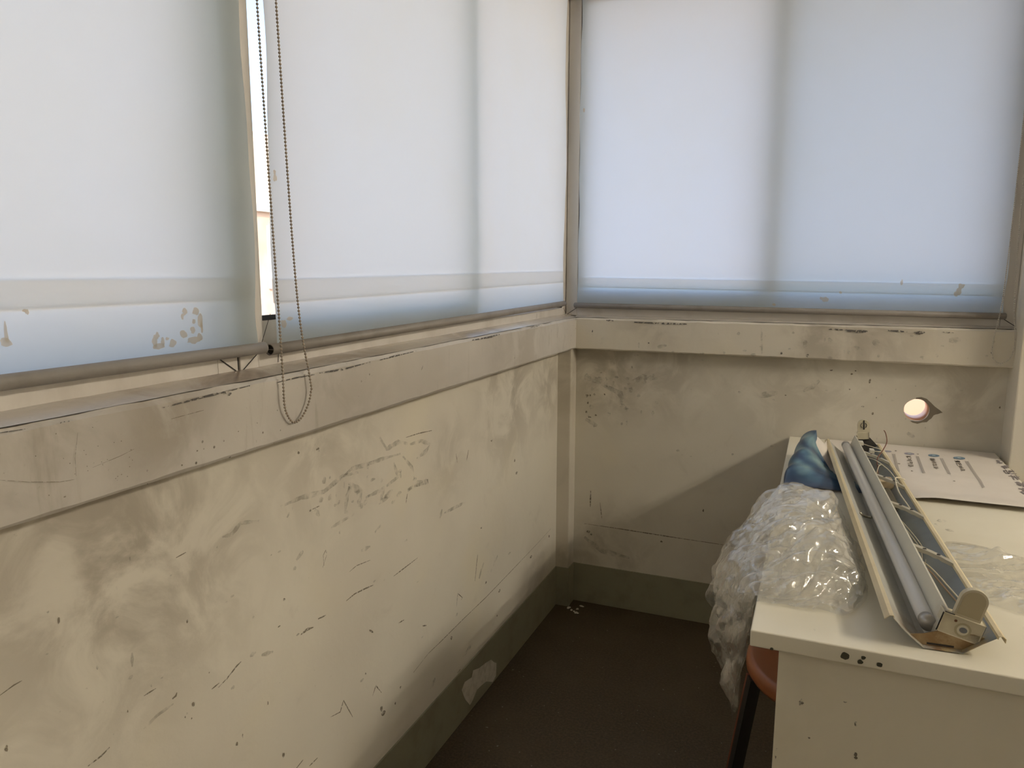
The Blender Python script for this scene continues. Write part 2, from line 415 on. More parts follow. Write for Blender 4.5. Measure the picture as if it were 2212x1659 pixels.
# ------------------------------------------------------------------ windows
def window(name, label):
    o = bpy.data.objects.new(name, None); C.objects.link(o); o['kind'] = 'structure'; o['label'] = label; return o
FI = .008                                   # inner face of the frames
def wbox(side, a0, a1, d0, d1, z0, z1):
    """a: along the wall, d: depth outwards from the inner face"""
    if side == 'L': return (FI-d1, a0, z0), (FI-d0, a1, z1)
    return (a0, -FI+d0, z0), (a1, -FI+d1, z1)
def wpart(side, nm, par, a0, a1, d0, d1, z0, z1, m=None, bev=.0025):
    a, b = wbox(side, a0, a1, d0, d1, z0, z1)
    return obj(nm, BX(a, b), m or M_frame, par, bevel=bev if m is None else 0)
def sash(side, par, a0, a1, d0, z0, z1, sw=.034, bw=.066, gm=None):
    d1 = d0+.026
    st1 = wpart(side, 'sash_stile', par, a0, a0+sw, d0, d1, z0, z1); st2 = wpart(side, 'sash_stile', par, a1-sw, a1, d0, d1, z0, z1)
    wpart(side, 'sash_rail', par, a0+sw, a1-sw, d0+.0005, d1, z0, z0+bw); wpart(side, 'sash_rail', par, a0+sw, a1-sw, d0+.0005, d1, z1-.05, z1)
    wpart(side, 'gasket', par, a0+sw, a1-sw, d0+.009, d0+.018, z0+bw, z0+bw+.009, M_gasket)
    wpart(side, 'pane', par, a0+sw-.004, a1-sw+.004, d0+.012, d0+.016, z0+bw-.004, z1-.046, gm or M_glass)
def seam(side, par, pts, wd):
    bm = bmesh.new(); n = Vector((1, 0, 0)) if side == 'L' else Vector((0, -1, 0))
    P = [Vector((FI+.0006, a, z)) if side == 'L' else Vector((a, -FI-.0006, z)) for a, z in pts]
    ribbon(bm, P, wd, n, False, .2); return obj('joint_line', bm, M_seam, par)
def frame(side, par, a0, a1, lw, rw):
    FD = .105 if side == 'L' else .065
    wpart(side, 'frame_stile', par, a0, a0+lw, 0, FD, WB, WT); wpart(side, 'frame_stile', par, a1-rw, a1, 0, FD, WB, WT)
    wpart(side, 'frame_rail', par, a0+lw, a1-rw, 0.0004, FD, WB, WB+.030); wpart(side, 'frame_rail', par, a0+lw, a1-rw, 0.0004, FD, WT-.03, WT)
    for (a, s) in ((a0+lw, -1), (a1-rw, 1)):
        seam(side, par, [(a+s*lw*.95, WB+.001), (a, WB+.030)], .0022)
YM = -1.800
wB = window('window_1', 'sliding window on the long wall next to the corner')
frame('L', wB, YM+.003, .008, .046, .046)
sash('L', wB, YM+.051, -.86, .006, WB+.031, WT-.031, sw=.020, bw=.054)
sash('L', wB, -.93, -.04, .060, WB+.031, WT-.031, bw=.036)
wA = window('window_2', 'sliding window on the long wall behind the stained blind')
frame('L', wA, -4.3, YM-.003, .046, .046)
sash('L', wA, -4.25, -3.0, .030, WB+.031, WT-.031); sash('L', wA, -3.06, YM-.051, .060, WB+.031, WT-.031, bw=.034)
struct(obj('wall_left_pier', BX((-.15, YB, WB), (0, -4.3, WT)), M_plain))
wC = window('window_3', 'sliding window on the end wall')
frame('R', wC, .010, PX1, .046, .040)
sash('R', wC, .058, .80, .006, WB+.031, WT-.031, gm=M_glassR); sash('R', wC, .735, PX1-.042, .034, WB+.031, WT-.031, gm=M_glass2)
struct(obj('window_corner_post', BX((-.06, -.001, WB), (.0095, .06, WT)), M_frame), 'beige corner post where the windows meet')
# thin dark joint line between the two long wall windows and round the sashes
for par, side, a in ((wB, 'L', YM+.0505), (wC, 'R', .0575), (wB, 'L', -.0385)):
    bm = BX(*wbox(side, a-.0012, a+.0012, .0045, .05, WB+.03, WT-.03)); obj('joint_line', bm, M_seam, par)
for par, side, a in ((wB, 'L', YM),):
    obj('joint_line', BX(*wbox(side, a-.003, a+.003, .004, .03, WB, WT)), M_seam, par)
seam('L', wB, [(YM+.051, WB+.0325), (YM+.085, WB+.098)], .0018)
seam('R', wC, [(.058, WB+.032), (.092, WB+.098)], .0018)
for a0, a1 in ((-1.70, -1.67), (-.33, -.325)): seam('L', wB, [(a0, WB+.006), (a0+.002, WB+.024)], .0015)

# ------------------------------------------------------------------ roller blinds
def blind(name, label, side, a0, a1, dep, z_bot, z_botR, top, seed, hem, ra0=None, ra1=None, cap0=False):
    t = thing(name, label, 'roller blind', ((dep, (a0+a1)/2, z_bot) if side == 'L' else ((a0+a1)/2, -dep, z_bot)), 'roller blinds on the windows')
    I = Matrix.Translation(-Vector(t.location))
    def W(a, d, z): return Vector((dep+d, a, z)) if side == 'L' else Vector((a, -dep-d, z))
    def zb(a): return lerp(z_bot, z_botR, (a-a0)/(a1-a0))
    def off(a, z):
        q = noise.noise(Vector((a*2.3+seed, z*1.1, seed)))*.004+noise.noise(Vector((a*7+seed, z*2.0, seed*2)))*.0012
        e = min(a-a0, a1-a)
        q += .004*math.exp(-e/.02)*math.sin(z*9+seed)
        return q*S((z-zb(a))/.1)+.002
    def edge(a, z):
        k = 0
        if abs(a-a1) < 1e-5: k = -.0035*math.exp(-((z-zb(a)-.05)/.03)**2)+.0012*math.sin(z*31+seed)
        if abs(a-a0) < 1e-5: k = .0012*math.sin(z*27+seed)
        return a+k
    bm = bmesh.new()
    def f(u, v):
        a = lerp(a0, a1, u); z = lerp(zb(a), top, v); return W(edge(a, z), off(a, z), z)
    grid(bm, 60, 60, f)
    fab = obj('fabric', bm, M_fab, t, True)
    h0, h1, h2 = hem     # batten pocket: bottom height at both ends, height
    bm = bmesh.new()
    grid(bm, 40, 3, lambda u, v: W(lerp(a0+.002, a1-.002, u), off(lerp(a0, a1, u), lerp(h0, h1, u)+v*h2)-.0035, lerp(h0, h1, u)+v*h2))
    hm = obj('batten_pocket', bm, M_hem, t, True)
    # bottom rail: a hollow tube with a fin
    ra0 = a0-.012 if ra0 is None else ra0; ra1 = a1+.012 if ra1 is None else ra1
    bm = bmesh.new(); N = 20; ro, ri = .0105, .0088; rings = []
    sec = [(ra0, ri*.02), (ra0, ri), (ra0, ro), (ra1-.003, ro), (ra1, ro*.75), (ra1, .0002)]
    ins = [(ra0+.06, .0003), (ra0+.06, ri), (ra0, ri), (ra0+.0002, ro)] if not cap0 else [(ra0, .0003), (ra0, ro*.75), (ra0+.003, ro)]
    for a, r in ins+[(ra1-.003, ro), (ra1, ro*.75), (ra1, .0003)]:
        rings.append([bm.verts.new(W(a, math.cos(2*math.pi*k/N)*r, zb(a)-.009+math.sin(2*math.pi*k/N)*r)) for k in range(N)])
    for p, q in zip(rings, rings[1:]):
        for k in range(N): bm.faces.new((p[k], p[(k+1) % N], q[(k+1) % N], q[k]))
    rl = obj('bottom_rail', bm, M_rail, t, True)
    if not cap0:
        bm = BX(W(ra0+.001, -ri, zb(ra0)-.0096), W(ra0+.05, ri, zb(ra0)-.0084)); fn = obj('rail_fin', bm, M_rail, rl)
        bm = bmesh.new()
        ring = [bm.verts.new(W(ra0+.004, math.cos(2*math.pi*k/N)*ri, zb(ra0)-.009+math.sin(2*math.pi*k/N)*ri)) for k in range(N)]
        bm.faces.new(ring); hl = obj('rail_hollow', bm, M_hollow, rl)
    bm = bmesh.new(); tube(bm, [W(a0-.02, -.004, top+.012), W(a1+.02, -.004, top+.012)], .019, 16)
    rt = obj('roller_tube', bm, M_rail, t, True)
    return t, W, off, I, fab
b1, W1, off1, I1, f1 = blind('roller_blind', 'pale blue roller blind with tan splash stains near its bottom', 'L', -3.15, -1.778, .030, 1.246, 1.2395, 2.36, 1.3, (1.322, 1.318, .038), None, -1.758, True)
b2, W2, off2, I2, f2 = blind('roller_blind', 'pale blue roller blind between the open gap and the corner post', 'L', -1.729, -.105, .030, 1.2345, 1.248, 2.36, 4.7, (1.308, 1.320, .044), -1.747, -.086)
b3, W3, off3, I3, f3 = blind('roller_blind', 'pale blue roller blind on the end wall above the desk', 'R', .064, 1.478, .027, 1.2395, 1.2335, 2.36, 9.2, (1.302, 1.288, .038), .050, 1.487, True)

def beads(path, r, pitch, bead_m, blindobj, I, name='pull_chain'):
    """ball chain following a polyline"""
    P = [Vector(p) for p in path]; L = [0]
    for a, b in zip(P, P[1:]): L.append(L[-1]+(b-a).length)
    bm = bmesh.new(); s = 0; i = 0
    while s < L[-1]:
        while L[i+1] < s: i += 1
        p = P[i].lerp(P[i+1], (s-L[i])/(L[i+1]-L[i]))
        bmesh.ops.create_icosphere(bm, subdivisions=2, radius=r, matrix=Matrix.Translation(p)); s += pitch
    cb = bmesh.new(); tube(cb, P, r*.30, 6)
    cord = obj(name, cb, bead_m, blindobj, True)
    bd = obj('beads', bm, bead_m, cord, True); bd['kind'] = 'stuff'
def curve(ps, n=14):
    out = []
    for i in range(len(ps)-1):
        p0, p1, p2, p3 = ps[max(i-1, 0)], ps[i], ps[i+1], ps[min(i+2, len(ps)-1)]
        for k in range(n):
            t = k/n
            out.append(tuple(.5*((2*b)+(-a+c)*t+(2*a-5*b+4*c-d)*t*t+(-a+3*b-3*c+d)*t**3) for a, b, c, d in zip(p0, p1, p2, p3)))
    out.append(ps[-1]); return out
path = [(.046, -1.763, 2.34), (.060, -1.771, 1.80)]+[tuple(onx(p, x)) for p, x in (((603, 690), .074), ((612, 830), .079), ((614, 868), .0785), ((619, 892), .0775), ((633, 912), .077), ((650, 904), .0775), ((665, 876), .078), ((672, 845), .0785), ((670, 818), .079), ((640, 620), .072), ((596, 0), .061))]+[(.047, -1.722, 2.34)]
beads(curve(path), .00235, .0061, M_bead, b2, I2)
path = [(1.4725, -.058, 2.34), (1.471, -.06, 1.616), (1.466, -.060, 1.288), (1.4535, -.061, 1.16), (1.4515, -.061, 1.115), (1.458, -.061, 1.090), (1.476, -.061, 1.0775), (1.497, -.061, 1.088), (1.508, -.061, 1.115), (1.509, -.061, 1.16), (1.497, -.061, 1.288), (1.488, -.060, 1.62), (1.482, -.058, 2.34)]
beads(curve(path), .0021, .0058, M_beadW, b3, I3)
# stains on the blinds
def stains(side, W, off, fabo, I, dep, items):
    bm = bmesh.new()
    for (px, py, rx, ry) in items:
        p = onx((px, py), dep) if side == 'L' else ony((px, py), -dep)
        a = p.y if side == 'L' else p.x
        c = W(a, off(a, p.z)+.0009, p.z)
        q = onx((px+rx, py), dep) if side == 'L' else ony((px+rx, py), -dep)
        sx = (q-p).length; sz = ry*(p-CAM).length/FPX
        ax = Vector((0, sx, 0)) if side == 'L' else Vector((sx, 0, 0))
        blob(bm, c, ax, Vector((0, 0, sz)), 14, .35)
    o = obj('stain_spots', bm, M_stain, fabo); o['kind'] = 'stuff'
stains('L', W1, off1, f1, I1, .033, [(401, 673, 5, 7), (396, 684, 3, 6), (425, 672, 7, 8), (434, 692, 5, 16), (437, 708, 3, 12), (420, 694, 4, 5), (417, 713, 5, 7), (398, 722, 7, 9), (418, 735, 14, 7), (432, 728, 5, 8), (374, 742, 8, 8), (335, 738, 6, 12), (345, 748, 13, 7), (341, 724, 4, 7), (352, 738, 4, 9), (362, 732, 4, 3), (59, 674, 4, 5), (54, 671, 5, 3), (13, 716, 4, 22), (14, 740, 12, 9)])
stains('L', W2, off2, f2, I2, .033, [(593, 372, 3, 5), (594, 385, 4, 7), (626, 688, 7, 4), (612, 700, 6, 10)])
stains('R', W3, off3, f3, I3, .030, [(1774, 644, 4, 3), (1783, 647, 7, 5), (1672, 658, 4, 3), (1816, 632, 3, 3), (1948, 610, 3, 5), (2077, 618, 7, 5), (2072, 628, 5, 7), (2066, 635, 5, 5), (1262, 238, 2, 4)])

# ------------------------------------------------------------------ wear on walls (marks with a shape of their own)
def marks(parent, name, m, plane, strokes=(), spots=()):
    wk = .65 if m == M_chip else 1.4 if m == M_smear else .85
    bm = bmesh.new()
    pj = {'L': lambda p: onx(p, .0007), 'R': lambda p: ony(p, -.0007), 'LL': lambda p: onx(p, LEDX+.0022), 'LR': lambda p: ony(p, -LEDY-.0022), 'BL': lambda p: onx(p, .0052), 'BR': lambda p: ony(p, -.0052)}[plane]
    nrm = Vector((1, 0, 0)) if plane in ('L', 'LL', 'BL') else Vector((0, -1, 0))
    tan = Vector((0, 1, 0)) if plane in ('L', 'LL', 'BL') else Vector((1, 0, 0))
    for (wpx, *pts) in strokes:
        P = [pj(p) for p in pts]; ribbon(bm, P, wk*wpx*(P[0]-CAM).length/FPX, nrm)
    for (x, y, rx, ry) in spots:
        c = pj((x, y)); sx = (pj((x+rx, y))-c).length; blob(bm, c, tan*sx*.62, Vector((0, 0, .62*ry*(c-CAM).length/FPX)), 10, .35)
    o = obj(name, bm, m, parent); o['kind'] = 'stuff'; return o
L_scr = [(4, (472, 1485), (490, 1466), (512, 1438), (521, 1429)), (3, (457, 1489), (474, 1475)), (4, (748, 1298), (766, 1283), (790, 1271), (806, 1264)), (6, (650, 1371), (663, 1360), (677, 1355)), (5, (687, 1337), (704, 1329)), (7, (798, 1361), (806, 1366)),
    (3, (861, 1346), (873, 1339)), (4, (913, 1352), (921, 1351)), (2, (700, 1222), (698, 1200), (704, 1188), (706, 1198), (697, 1226)), (3, (1026, 1255), (1030, 1215), (1032, 1197)), (2, (986, 1310), (989, 1282), (999, 1291), (996, 1296)), (3, (714, 1549), (735, 1538), (742, 1513), (752, 1531), (762, 1549)),
    (3, (805, 1503), (812, 1481), (824, 1496)), (3, (877, 1087), (880, 1066)), (2, (893, 1453), (925, 1412), (950, 1388), (1000, 1338), (1050, 1290), (1100, 1238), (1160, 1175), (1190, 1142)), (3, (1008, 995), (1012, 972)), (2, (985, 980), (988, 1000)), (3, (877, 945), (905, 936), (933, 930)),
    (3, (380, 1205), (402, 1193)), (3, (0, 1502), (30, 1480), (48, 1470)), (4, (190, 1655), (220, 1632), (237, 1614)), (3, (311, 1503), (337, 1487)), (6, (372, 1510), (380, 1503), (382, 1496)), (3, (640, 1660), (655, 1641)), (3, (668, 1655), (686, 1637)), (3, (850, 1245), (880, 1222), (902, 1205)), (3, (675, 1100), (690, 1093)), (2, (755, 1235), (770, 1222), (800, 1210))]
L_spot = [(824, 1531, 4, 9), (828, 1541, 6, 8), (854, 1519, 2, 4), (865, 1485, 2, 4), (975, 1378, 3, 7), (1079, 1276, 3, 5), (1147, 1203, 3, 5), (1186, 1158, 2, 5), (614, 1295, 4, 5), (579, 1519, 2, 6), (603, 1353, 4, 3), (404, 1541, 2, 3), (414, 1552, 2, 3), (400, 1549, 2, 3), (418, 1521, 5, 7), (405, 1342, 3, 6), (452, 1453, 2, 2), (524, 1589, 2, 6), (512, 1607, 4, 6), (612, 1632, 4, 9), (127, 1341, 4, 11), (14, 1617, 6, 8), (276, 1537, 2, 4), (1040, 1140, 3, 3), (1112, 995, 2, 5), (1116, 1022, 3, 5), (670, 1103, 3, 4), (645, 978, 4, 5), (686, 970, 5, 4), (1062, 952, 3, 3), (790, 1455, 2, 4), (1050, 1258, 3, 4), (1074, 1330, 2, 3)]
marks(wall_left, 'scratches', M_scratch, 'L', L_scr, L_spot)
sm = [(9, (605, 1095), (650, 1075), (700, 1062), (740, 1028), (775, 1020)), (7, (720, 1050), (760, 1012), (790, 1004), (830, 990), (865, 980)), (12, (745, 1110), (750, 1070), (760, 1050), (780, 1062), (776, 1095)), (9, (790, 1075), (830, 1055), (820, 1085), (845, 1070)), (8, (835, 1050), (860, 1030), (850, 1000)),
    (9, (880, 1060), (900, 1045), (925, 1040), (890, 1052)), (6, (715, 1140), (735, 1128), (765, 1110)), (6, (620, 1118), (633, 1095)), (8, (690, 1115), (680, 1100)), (8, (820, 945), (835, 970), (860, 955), (880, 958)), (7, (885, 960), (910, 952), (930, 960)), (7, (900, 990), (920, 975), (930, 960)), (6, (870, 985), (890, 1010), (895, 1035)), (5, (680, 960), (690, 975)), (9, (640, 1210), (655, 1190)), (6, (780, 1190), (800, 1180)), (6, (960, 1108), (985, 1095), (1005, 1085)), (5, (810, 1150), (828, 1128)), (7, (950, 1120), (955, 1100)),
    (5, (310, 1575), (340, 1545), (375, 1520)), (6, (565, 1415), (590, 1408)), (6, (540, 1417), (553, 1409)), (7, (480, 1160), (500, 1155), (520, 1130), (560, 1125)), (5, (850, 1690), (870, 1650), (900, 1610)), (5, (285, 1410), (286, 1440)), (7, (281, 1460), (284, 1466)), (7, (1035, 1250), (1045, 1215)), (6, (1060, 1235), (1075, 1200)), (8, (930, 1490), (940, 1465)), (7, (1000, 1420), (1020, 1390))]
marks(wall_left, 'smears', M_smear, 'L', sm, [(R.uniform(620, 930), 0, 0, 0) for _ in range(0)]+[(x, 1075-(x-700)*.22+R.uniform(-45, 45), R.uniform(3, 8), R.uniform(4, 13)) for x in [R.uniform(690, 900) for _ in range(34)]]+[(R.uniform(100, 1180), R.uniform(1150, 1500), R.uniform(2, 6), R.uniform(2, 7)) for _ in range(40)])
marks(wall_right, 'scratches', M_scratch, 'R', [(2.5, (1262, 1131), (1330, 1141), (1400, 1152), (1450, 1160), (1590, 1181)), (3, (1275, 1095), (1276, 1060)), (4, (1878, 828), (1880, 819)), (2, (1300, 1120), (1296, 1085))],
    [(1271, 1148, 6, 5), (1277, 1154, 4, 4), (1429, 1170, 4, 4), (1268, 855, 5, 5), (1275, 854, 3, 4), (1270, 870, 4, 4), (1267, 890, 4, 4), (1284, 852, 3, 4), (1287, 897, 4, 3), (1306, 852, 3, 3), (1274, 901, 5, 3), (1697, 854, 3, 2), (1835, 841, 3, 2), (1840, 808, 4, 3), (1848, 801, 3, 2), (1519, 1103, 3, 5), (1893, 859, 2, 2), (1864, 878, 5, 3), (1885, 893, 4, 4), (2160, 880, 3, 3), (1796, 800, 5, 2), (1940, 1030, 2, 2)])
marks(wall_right, 'smears', M_smear, 'R', [(10, (1262, 815), (1290, 822), (1312, 818)), (9, (1300, 830), (1340, 850), (1352, 890)), (9, (1355, 830), (1390, 815), (1420, 818)), (7, (1735, 845), (1755, 835), (1770, 822)), (10, (1640, 855), (1680, 848)), (8, (1262, 1160), (1300, 1190), (1360, 1205)), (8, (1265, 905), (1290, 920)), (7, (1960, 935), (1975, 945))], [(R.uniform(1262, 1420), R.uniform(790, 930), R.uniform(3, 9), R.uniform(3, 9)) for _ in range(26)]+[(R.uniform(1420, 2100), R.uniform(800, 1000), R.uniform(2, 6), R.uniform(2, 4)) for _ in range(26)])
marks(trim_l, 'scratches', M_scratch, 'LL', [(1.6, (0, 1037), (60, 1041), (130, 1041), (165, 1035)), (1.4, (165, 1035), (162, 990), (168, 935)), (1.2, (200, 1010), (260, 985), (290, 970)), (1.6, (370, 905), (440, 886)), (2, (910, 800), (914, 790)), (1.6, (1204, 730), (1206, 705))],
    [(426, 974, 3, 3), (393, 1005, 3, 3), (318, 1017, 3, 3), (140, 1073, 5, 2), (515, 932, 2, 2), (77, 985, 2, 2), (151, 1001, 2, 2), (106, 1070, 2, 2), (121, 937, 2, 2)]+[(R.gauss(240, 38), R.gauss(985, 30), 1.6, 1.6) for _ in range(26)])
marks(trim_l, 'chipped_edge', M_chip, 'LL', [(7, (350, 881), (400, 868), (450, 855), (500, 843), (540, 833)), (9, (485, 847), (496, 852), (500, 848)), (6, (150, 910), (130, 914)), (5, (600, 826), (640, 816), (680, 809)), (6, (690, 806), (740, 798), (800, 782)), (5, (820, 778), (850, 770), (900, 758)), (6, (1020, 735), (1060, 728), (1080, 722)), (5, (1145, 708), (1165, 703)), (4, (0, 935), (60, 926))])
marks(trim_r, 'chipped_edge', M_chip, 'LR', [(5, (1310, 692), (1325, 693)), (6, (1370, 696), (1440, 699), (1485, 700)), (6, (1790, 711), (1830, 713)), (9, (1830, 714), (1850, 716), (1874, 716)), (6, (1918, 714), (1960, 717)), (9, (1974, 718), (1986, 719), (1998, 718)), (4, (2035, 717), (2060, 719))], [(1688, 763, 4, 4), (1744, 768, 5, 5), (1280, 716, 2, 4), (1401, 741, 3, 3), (2142, 762, 3, 2)])
marks(trim_r, 'smears', M_smear, 'LR', [(4, (1846, 748), (1862, 757)), (4, (1848, 755), (1865, 768)), (7, (1790, 730), (1800, 745)), (6, (1740, 735), (1738, 752)), (3, (1645, 709), (1646, 766)), (3, (1380, 740), (1380, 752)), (6, (1420, 750), (1440, 746)), (8, (1885, 738), (1900, 742)), (8, (2050, 735), (2075, 735)), (3, (1823, 765), (1824, 755))], [(R.uniform(1300, 2150), R.uniform(715, 780), R.uniform(3, 9), R.uniform(2, 6)) for _ in range(30)])
# peeled paint on the skirting
pl = [(997, 1491), (1004, 1473), (1019, 1463), (1022, 1448), (1035, 1443), (1049, 1432), (1061, 1425), (1066, 1430), (1072, 1432), (1071, 1460), (1064, 1473), (1050, 1472), (1038, 1482), (1030, 1490), (1021, 1512), (1015, 1523), (1004, 1510)]
bm = bmesh.new(); prism(bm, [onx(p, .0046) for p in pl], Vector((.0007, 0, 0))); obj('bare_patch', bm, M_peel, bl)
marks(bl, 'scratches', M_scratch, 'BL', [(2.5, (1064, 1432), (1069, 1445), (1066, 1460)), (2, (1020, 1465), (1023, 1450))], [])
bm = bmesh.new()
for k in range(9):
    a = Vector((.075+R.uniform(-.02, .035), -.08+R.uniform(-.04, .03), .002)); blob(bm, a, Vector((R.uniform(.004, .01), 0, 0)), Vector((0, R.uniform(.003, .008), .002)), 7, .5)
db = obj('paint_flakes', bm, mat('flake', (.6, .57, .5), .8)); db['kind'] = 'stuff'; tag(db, 'small pale paint flakes on the floor in the corner', 'debris')

# ------------------------------------------------------------------ ceiling lamp of the room (out of view, lights it)
lt = thing('ceiling_lamp', 'long white fluorescent ceiling lamp over the room', 'lamp', (3.75, -1.35, H_C))
obj('lamp_body', BX((3.55, -2.0, H_C-.06), (3.95, -.7, H_C)), mat('lamp_white', (.8, .8, .78), .5), lt)
mt = mat('lamp_tube_glow', (1, 1, 1)); b_ = mt.node_tree.nodes['Principled BSDF']
b_.inputs['Emission Color'].default_value = (*LAMP_COL, 1); b_.inputs['Emission Strength'].default_value = LAMP_POWER
for lx in (3.61, 3.89):
    bm = bmesh.new(); tube(bm, [(lx, -1.97, H_C-.085), (lx, -.73, H_C-.085)], .0095*1.25, 14); obj('lamp_tube', bm, mt, lt, True)

# ------------------------------------------------------------------ desk
DZ = .775; DX0, DX1, DY0, DY1 = .866, 1.500, -1.580, -.008
M_desk = mat('cream_laminate', (.78, .735, .60), .38)
t = NT(M_desk); t.col(t.mix(t.ramp(t.noise(t.pos(), 3, 4, .55), .42, .72, 0, .6), (.80, .755, .62), (.70, .65, .51)))
M_desk2 = mat('cream_laminate_side', (.74, .69, .555), .42)
t = NT(M_desk2); t.col(t.mix(t.ramp(t.noise(t.pos(), 4, 5, .6), .45, .72, 0, .6), (.75, .70, .565), (.64, .59, .46)))
desk = thing('desk', 'cream laminate desk with drill holes in its edge', 'desk', (1.18, -.8, 0))
top = obj('tabletop', BX((DX0, DY0, DZ-.029), (DX1, DY1, DZ)), M_desk, desk, bevel=.003, seg=3)
pan = obj('end_panel', BX((.912, DY0+.012, 0), (1.47, DY0+.034, DZ-.0285)), M_desk2, desk, bevel=.0015)
obj('end_panel', BX((.912, -.05, 0), (1.47, -.028, DZ-.0285)), M_desk2, desk, bevel=.0015)
obj('modesty_panel', BX((1.448, DY0+.034, .30), (1.466, -.05, DZ-.0285)), M_desk2, desk)
bm = bmesh.new()
for px, py, rx in ((1825, 1417, 8), (1865, 1421, 4), (1858, 1430, 5), (1900, 1436, 5), (1667, 1402, 3)):
    c = ony((px, py), DY0-.0006); s_ = rx*(c-CAM).length/FPX; blob(bm, c, Vector((s_, 0, 0)), Vector((0, 0, s_*.9)), 18, .15)
obj('drill_holes', bm, mat('hole_dark', (.07, .065, .04), .8), top)['kind'] = 'stuff'
bm = bmesh.new()
for px, py, rx, ry in ((1849, 1563, 3, 5), (1848, 1630, 3, 4), (1730, 1518, 4, 6), (1676, 1625, 2, 12), (1848, 1637, 3, 3), (1825, 1516, 3, 2), (1748, 1594, 2, 2)):
    c = ony((px, py), DY0+.0114); k = (c-CAM).length/FPX; blob(bm, c, Vector((rx*k, 0, 0)), Vector((0, 0, ry*k)), 9, .4)
obj('dirt_spots', bm, M_scuff, pan)['kind'] = 'stuff'
bm = bmesh.new()
for px, py, rx, ry in ((2022, 1133, 3, 2), (2051, 1145, 7, 3), (1759, 1360, 2, 2), (2140, 1217, 2, 2), (2035, 1125, 10, 4), (2075, 1195, 4, 2), (2180, 1437, 5, 2)):
    c = onz((px, py), DZ+.0006); k = (c-CAM).length/FPX; blob(bm, c, Vector((rx*k, 0, 0)), Vector((0, ry*k*2.4, 0)), 9, .4)
obj('dirt_spots', bm, M_smear, top)['kind'] = 'stuff'

# ------------------------------------------------------------------ stool under the desk
M_seat = mat('brown_seat', (.33, .115, .045), .32)
M_leg = mat('black_leg', (.012, .010, .009), .45)
M_legb = mat('brown_leg_edge', (.16, .045, .02), .45)
SC = Vector((1.038, -1.03, 0)); SR = .212
stool = thing('stool', 'round brown stool with black legs pushed under the desk', 'stool', SC)
bm = bmesh.new(); prof = [(0, .452), (.11, .453), (.172, .456), (.197, .462), (.207, .461), (SR, .452), (SR, .432), (.205, .421), (0, .421)]; NS = 48; rings = []
for r_, z in prof:
    rings.append([bm.verts.new(SC+Vector((math.cos(2*math.pi*k/NS)*max(r_, .0005), math.sin(2*math.pi*k/NS)*max(r_, .0005), z))) for k in range(NS)])
for a, b in zip(rings, rings[1:]):
    for k in range(NS): bm.faces.new((a[k], a[(k+1) % NS], b[(k+1) % NS], b[k]))
bm.faces.new(rings[0]); bm.faces.new(rings[-1]); obj('seat', bm, M_seat, stool, True)
for ang in (200, 290, 20, 110):
    a = math.radians(ang); d = Vector((math.cos(a), math.sin(a), 0)); s = Vector((-d.y, d.x, 0))
    p0 = SC+d*.200+Vector((0, 0, .424)); p1 = SC+d*.262
    def legbox(bm, s0, s1):
        vs = []
        for p in (p0, p1):
            for q, e in ((s0, -1), (s1, -1), (s1, 1), (s0, 1)): vs.append(bm.verts.new(p+s*q+d*.013*e))
        for f in ((0, 1, 2, 3), (7, 6, 5, 4), (0, 4, 5, 1), (1, 5, 6, 2), (2, 6, 7, 3), (3, 7, 4, 0)): bm.faces.new([vs[i] for i in f])
    bm = bmesh.new(); legbox(bm, -.010, .018); lg = obj('leg', bm, M_leg, stool, bevel=.002)
    bm = bmesh.new(); legbox(bm, -.020, -.0101); obj('leg_edge', bm, M_legb, lg)

# ------------------------------------------------------------------ poster lying on the desk, its left end curled over
M_paper = mat('poster_paper', (.72, .665, .60), .5)
t = NT(M_paper); t.col(t.mix(t.ramp(t.noise(t.pos(), 6, 4, .6), .4, .7, 0, .5), (.74, .685, .62), (.66, .60, .525)))
M_wave = mat('blue_wave_print', (.1, .2, .4), .28)
t = NT(M_wave); wv = t.n('ShaderNodeTexWave', Scale=3.2, Distortion=9.0, Detail=4.0); wv.inputs['Detail Scale'].default_value = .9; wv.bands_direction = 'DIAGONAL'
t.l(t.pos((1.6, 1.0, 2.2), (.3, .1, 0)), wv.inputs['Vector'])
g = t.n('ShaderNodeNewGeometry'); sx = t.n('ShaderNodeSeparateXYZ'); t.l(g.outputs['Position'], sx.inputs[0])
hb = t.ramp(sx.outputs['Z'], DZ, DZ+.05)
c1 = t.mix(wv.outputs['Fac'], (.016, .036, .088), (.05, .115, .18)); c2 = t.mix(wv.outputs['Fac'], (.035, .085, .16), (.19, .31, .345))
nz = t.noise(t.pos((1, 1, 1)), 5, 3, .5, 1.5); c = t.mix(t.ramp(nz, .40, .62), c1, c2)
yy = t.ramp(sx.outputs['Y'], -.70, -.62); t.col(t.mix(yy, (.03, .04, .075), c))
M_ink = mat('ink_brown', (.25, .215, .175), .7); M_inkg = mat('ink_grey', (.45, .41, .37), .7); M_inkb = mat('ink_blue', (.16, .25, .33), .6); M_inkl = mat('ink_lilac', (.36, .34, .40), .6); M_inkc = mat('ink_pale_blue', (.42, .50, .53), .6)
PZ = DZ+.0012
def pz(x, y):
    lift = .013*S((-.56-y)/.12)*S((x-1.14)/.12)
    lift += .078*S((1.03-x)/.085)*S((y+.46)/.12)*S((-.03-y)/.2)
    away = S((abs(x-(1.052-.066*(y+.60)))-.075)/.05)
    return PZ+lift+.0022*away*max(0, noise.noise(Vector((x*5, y*7, 2))))+away*.003*math.exp(-((y+.46-.05*math.sin(x*6))/.035)**2)*S((x-1.1)/.1)
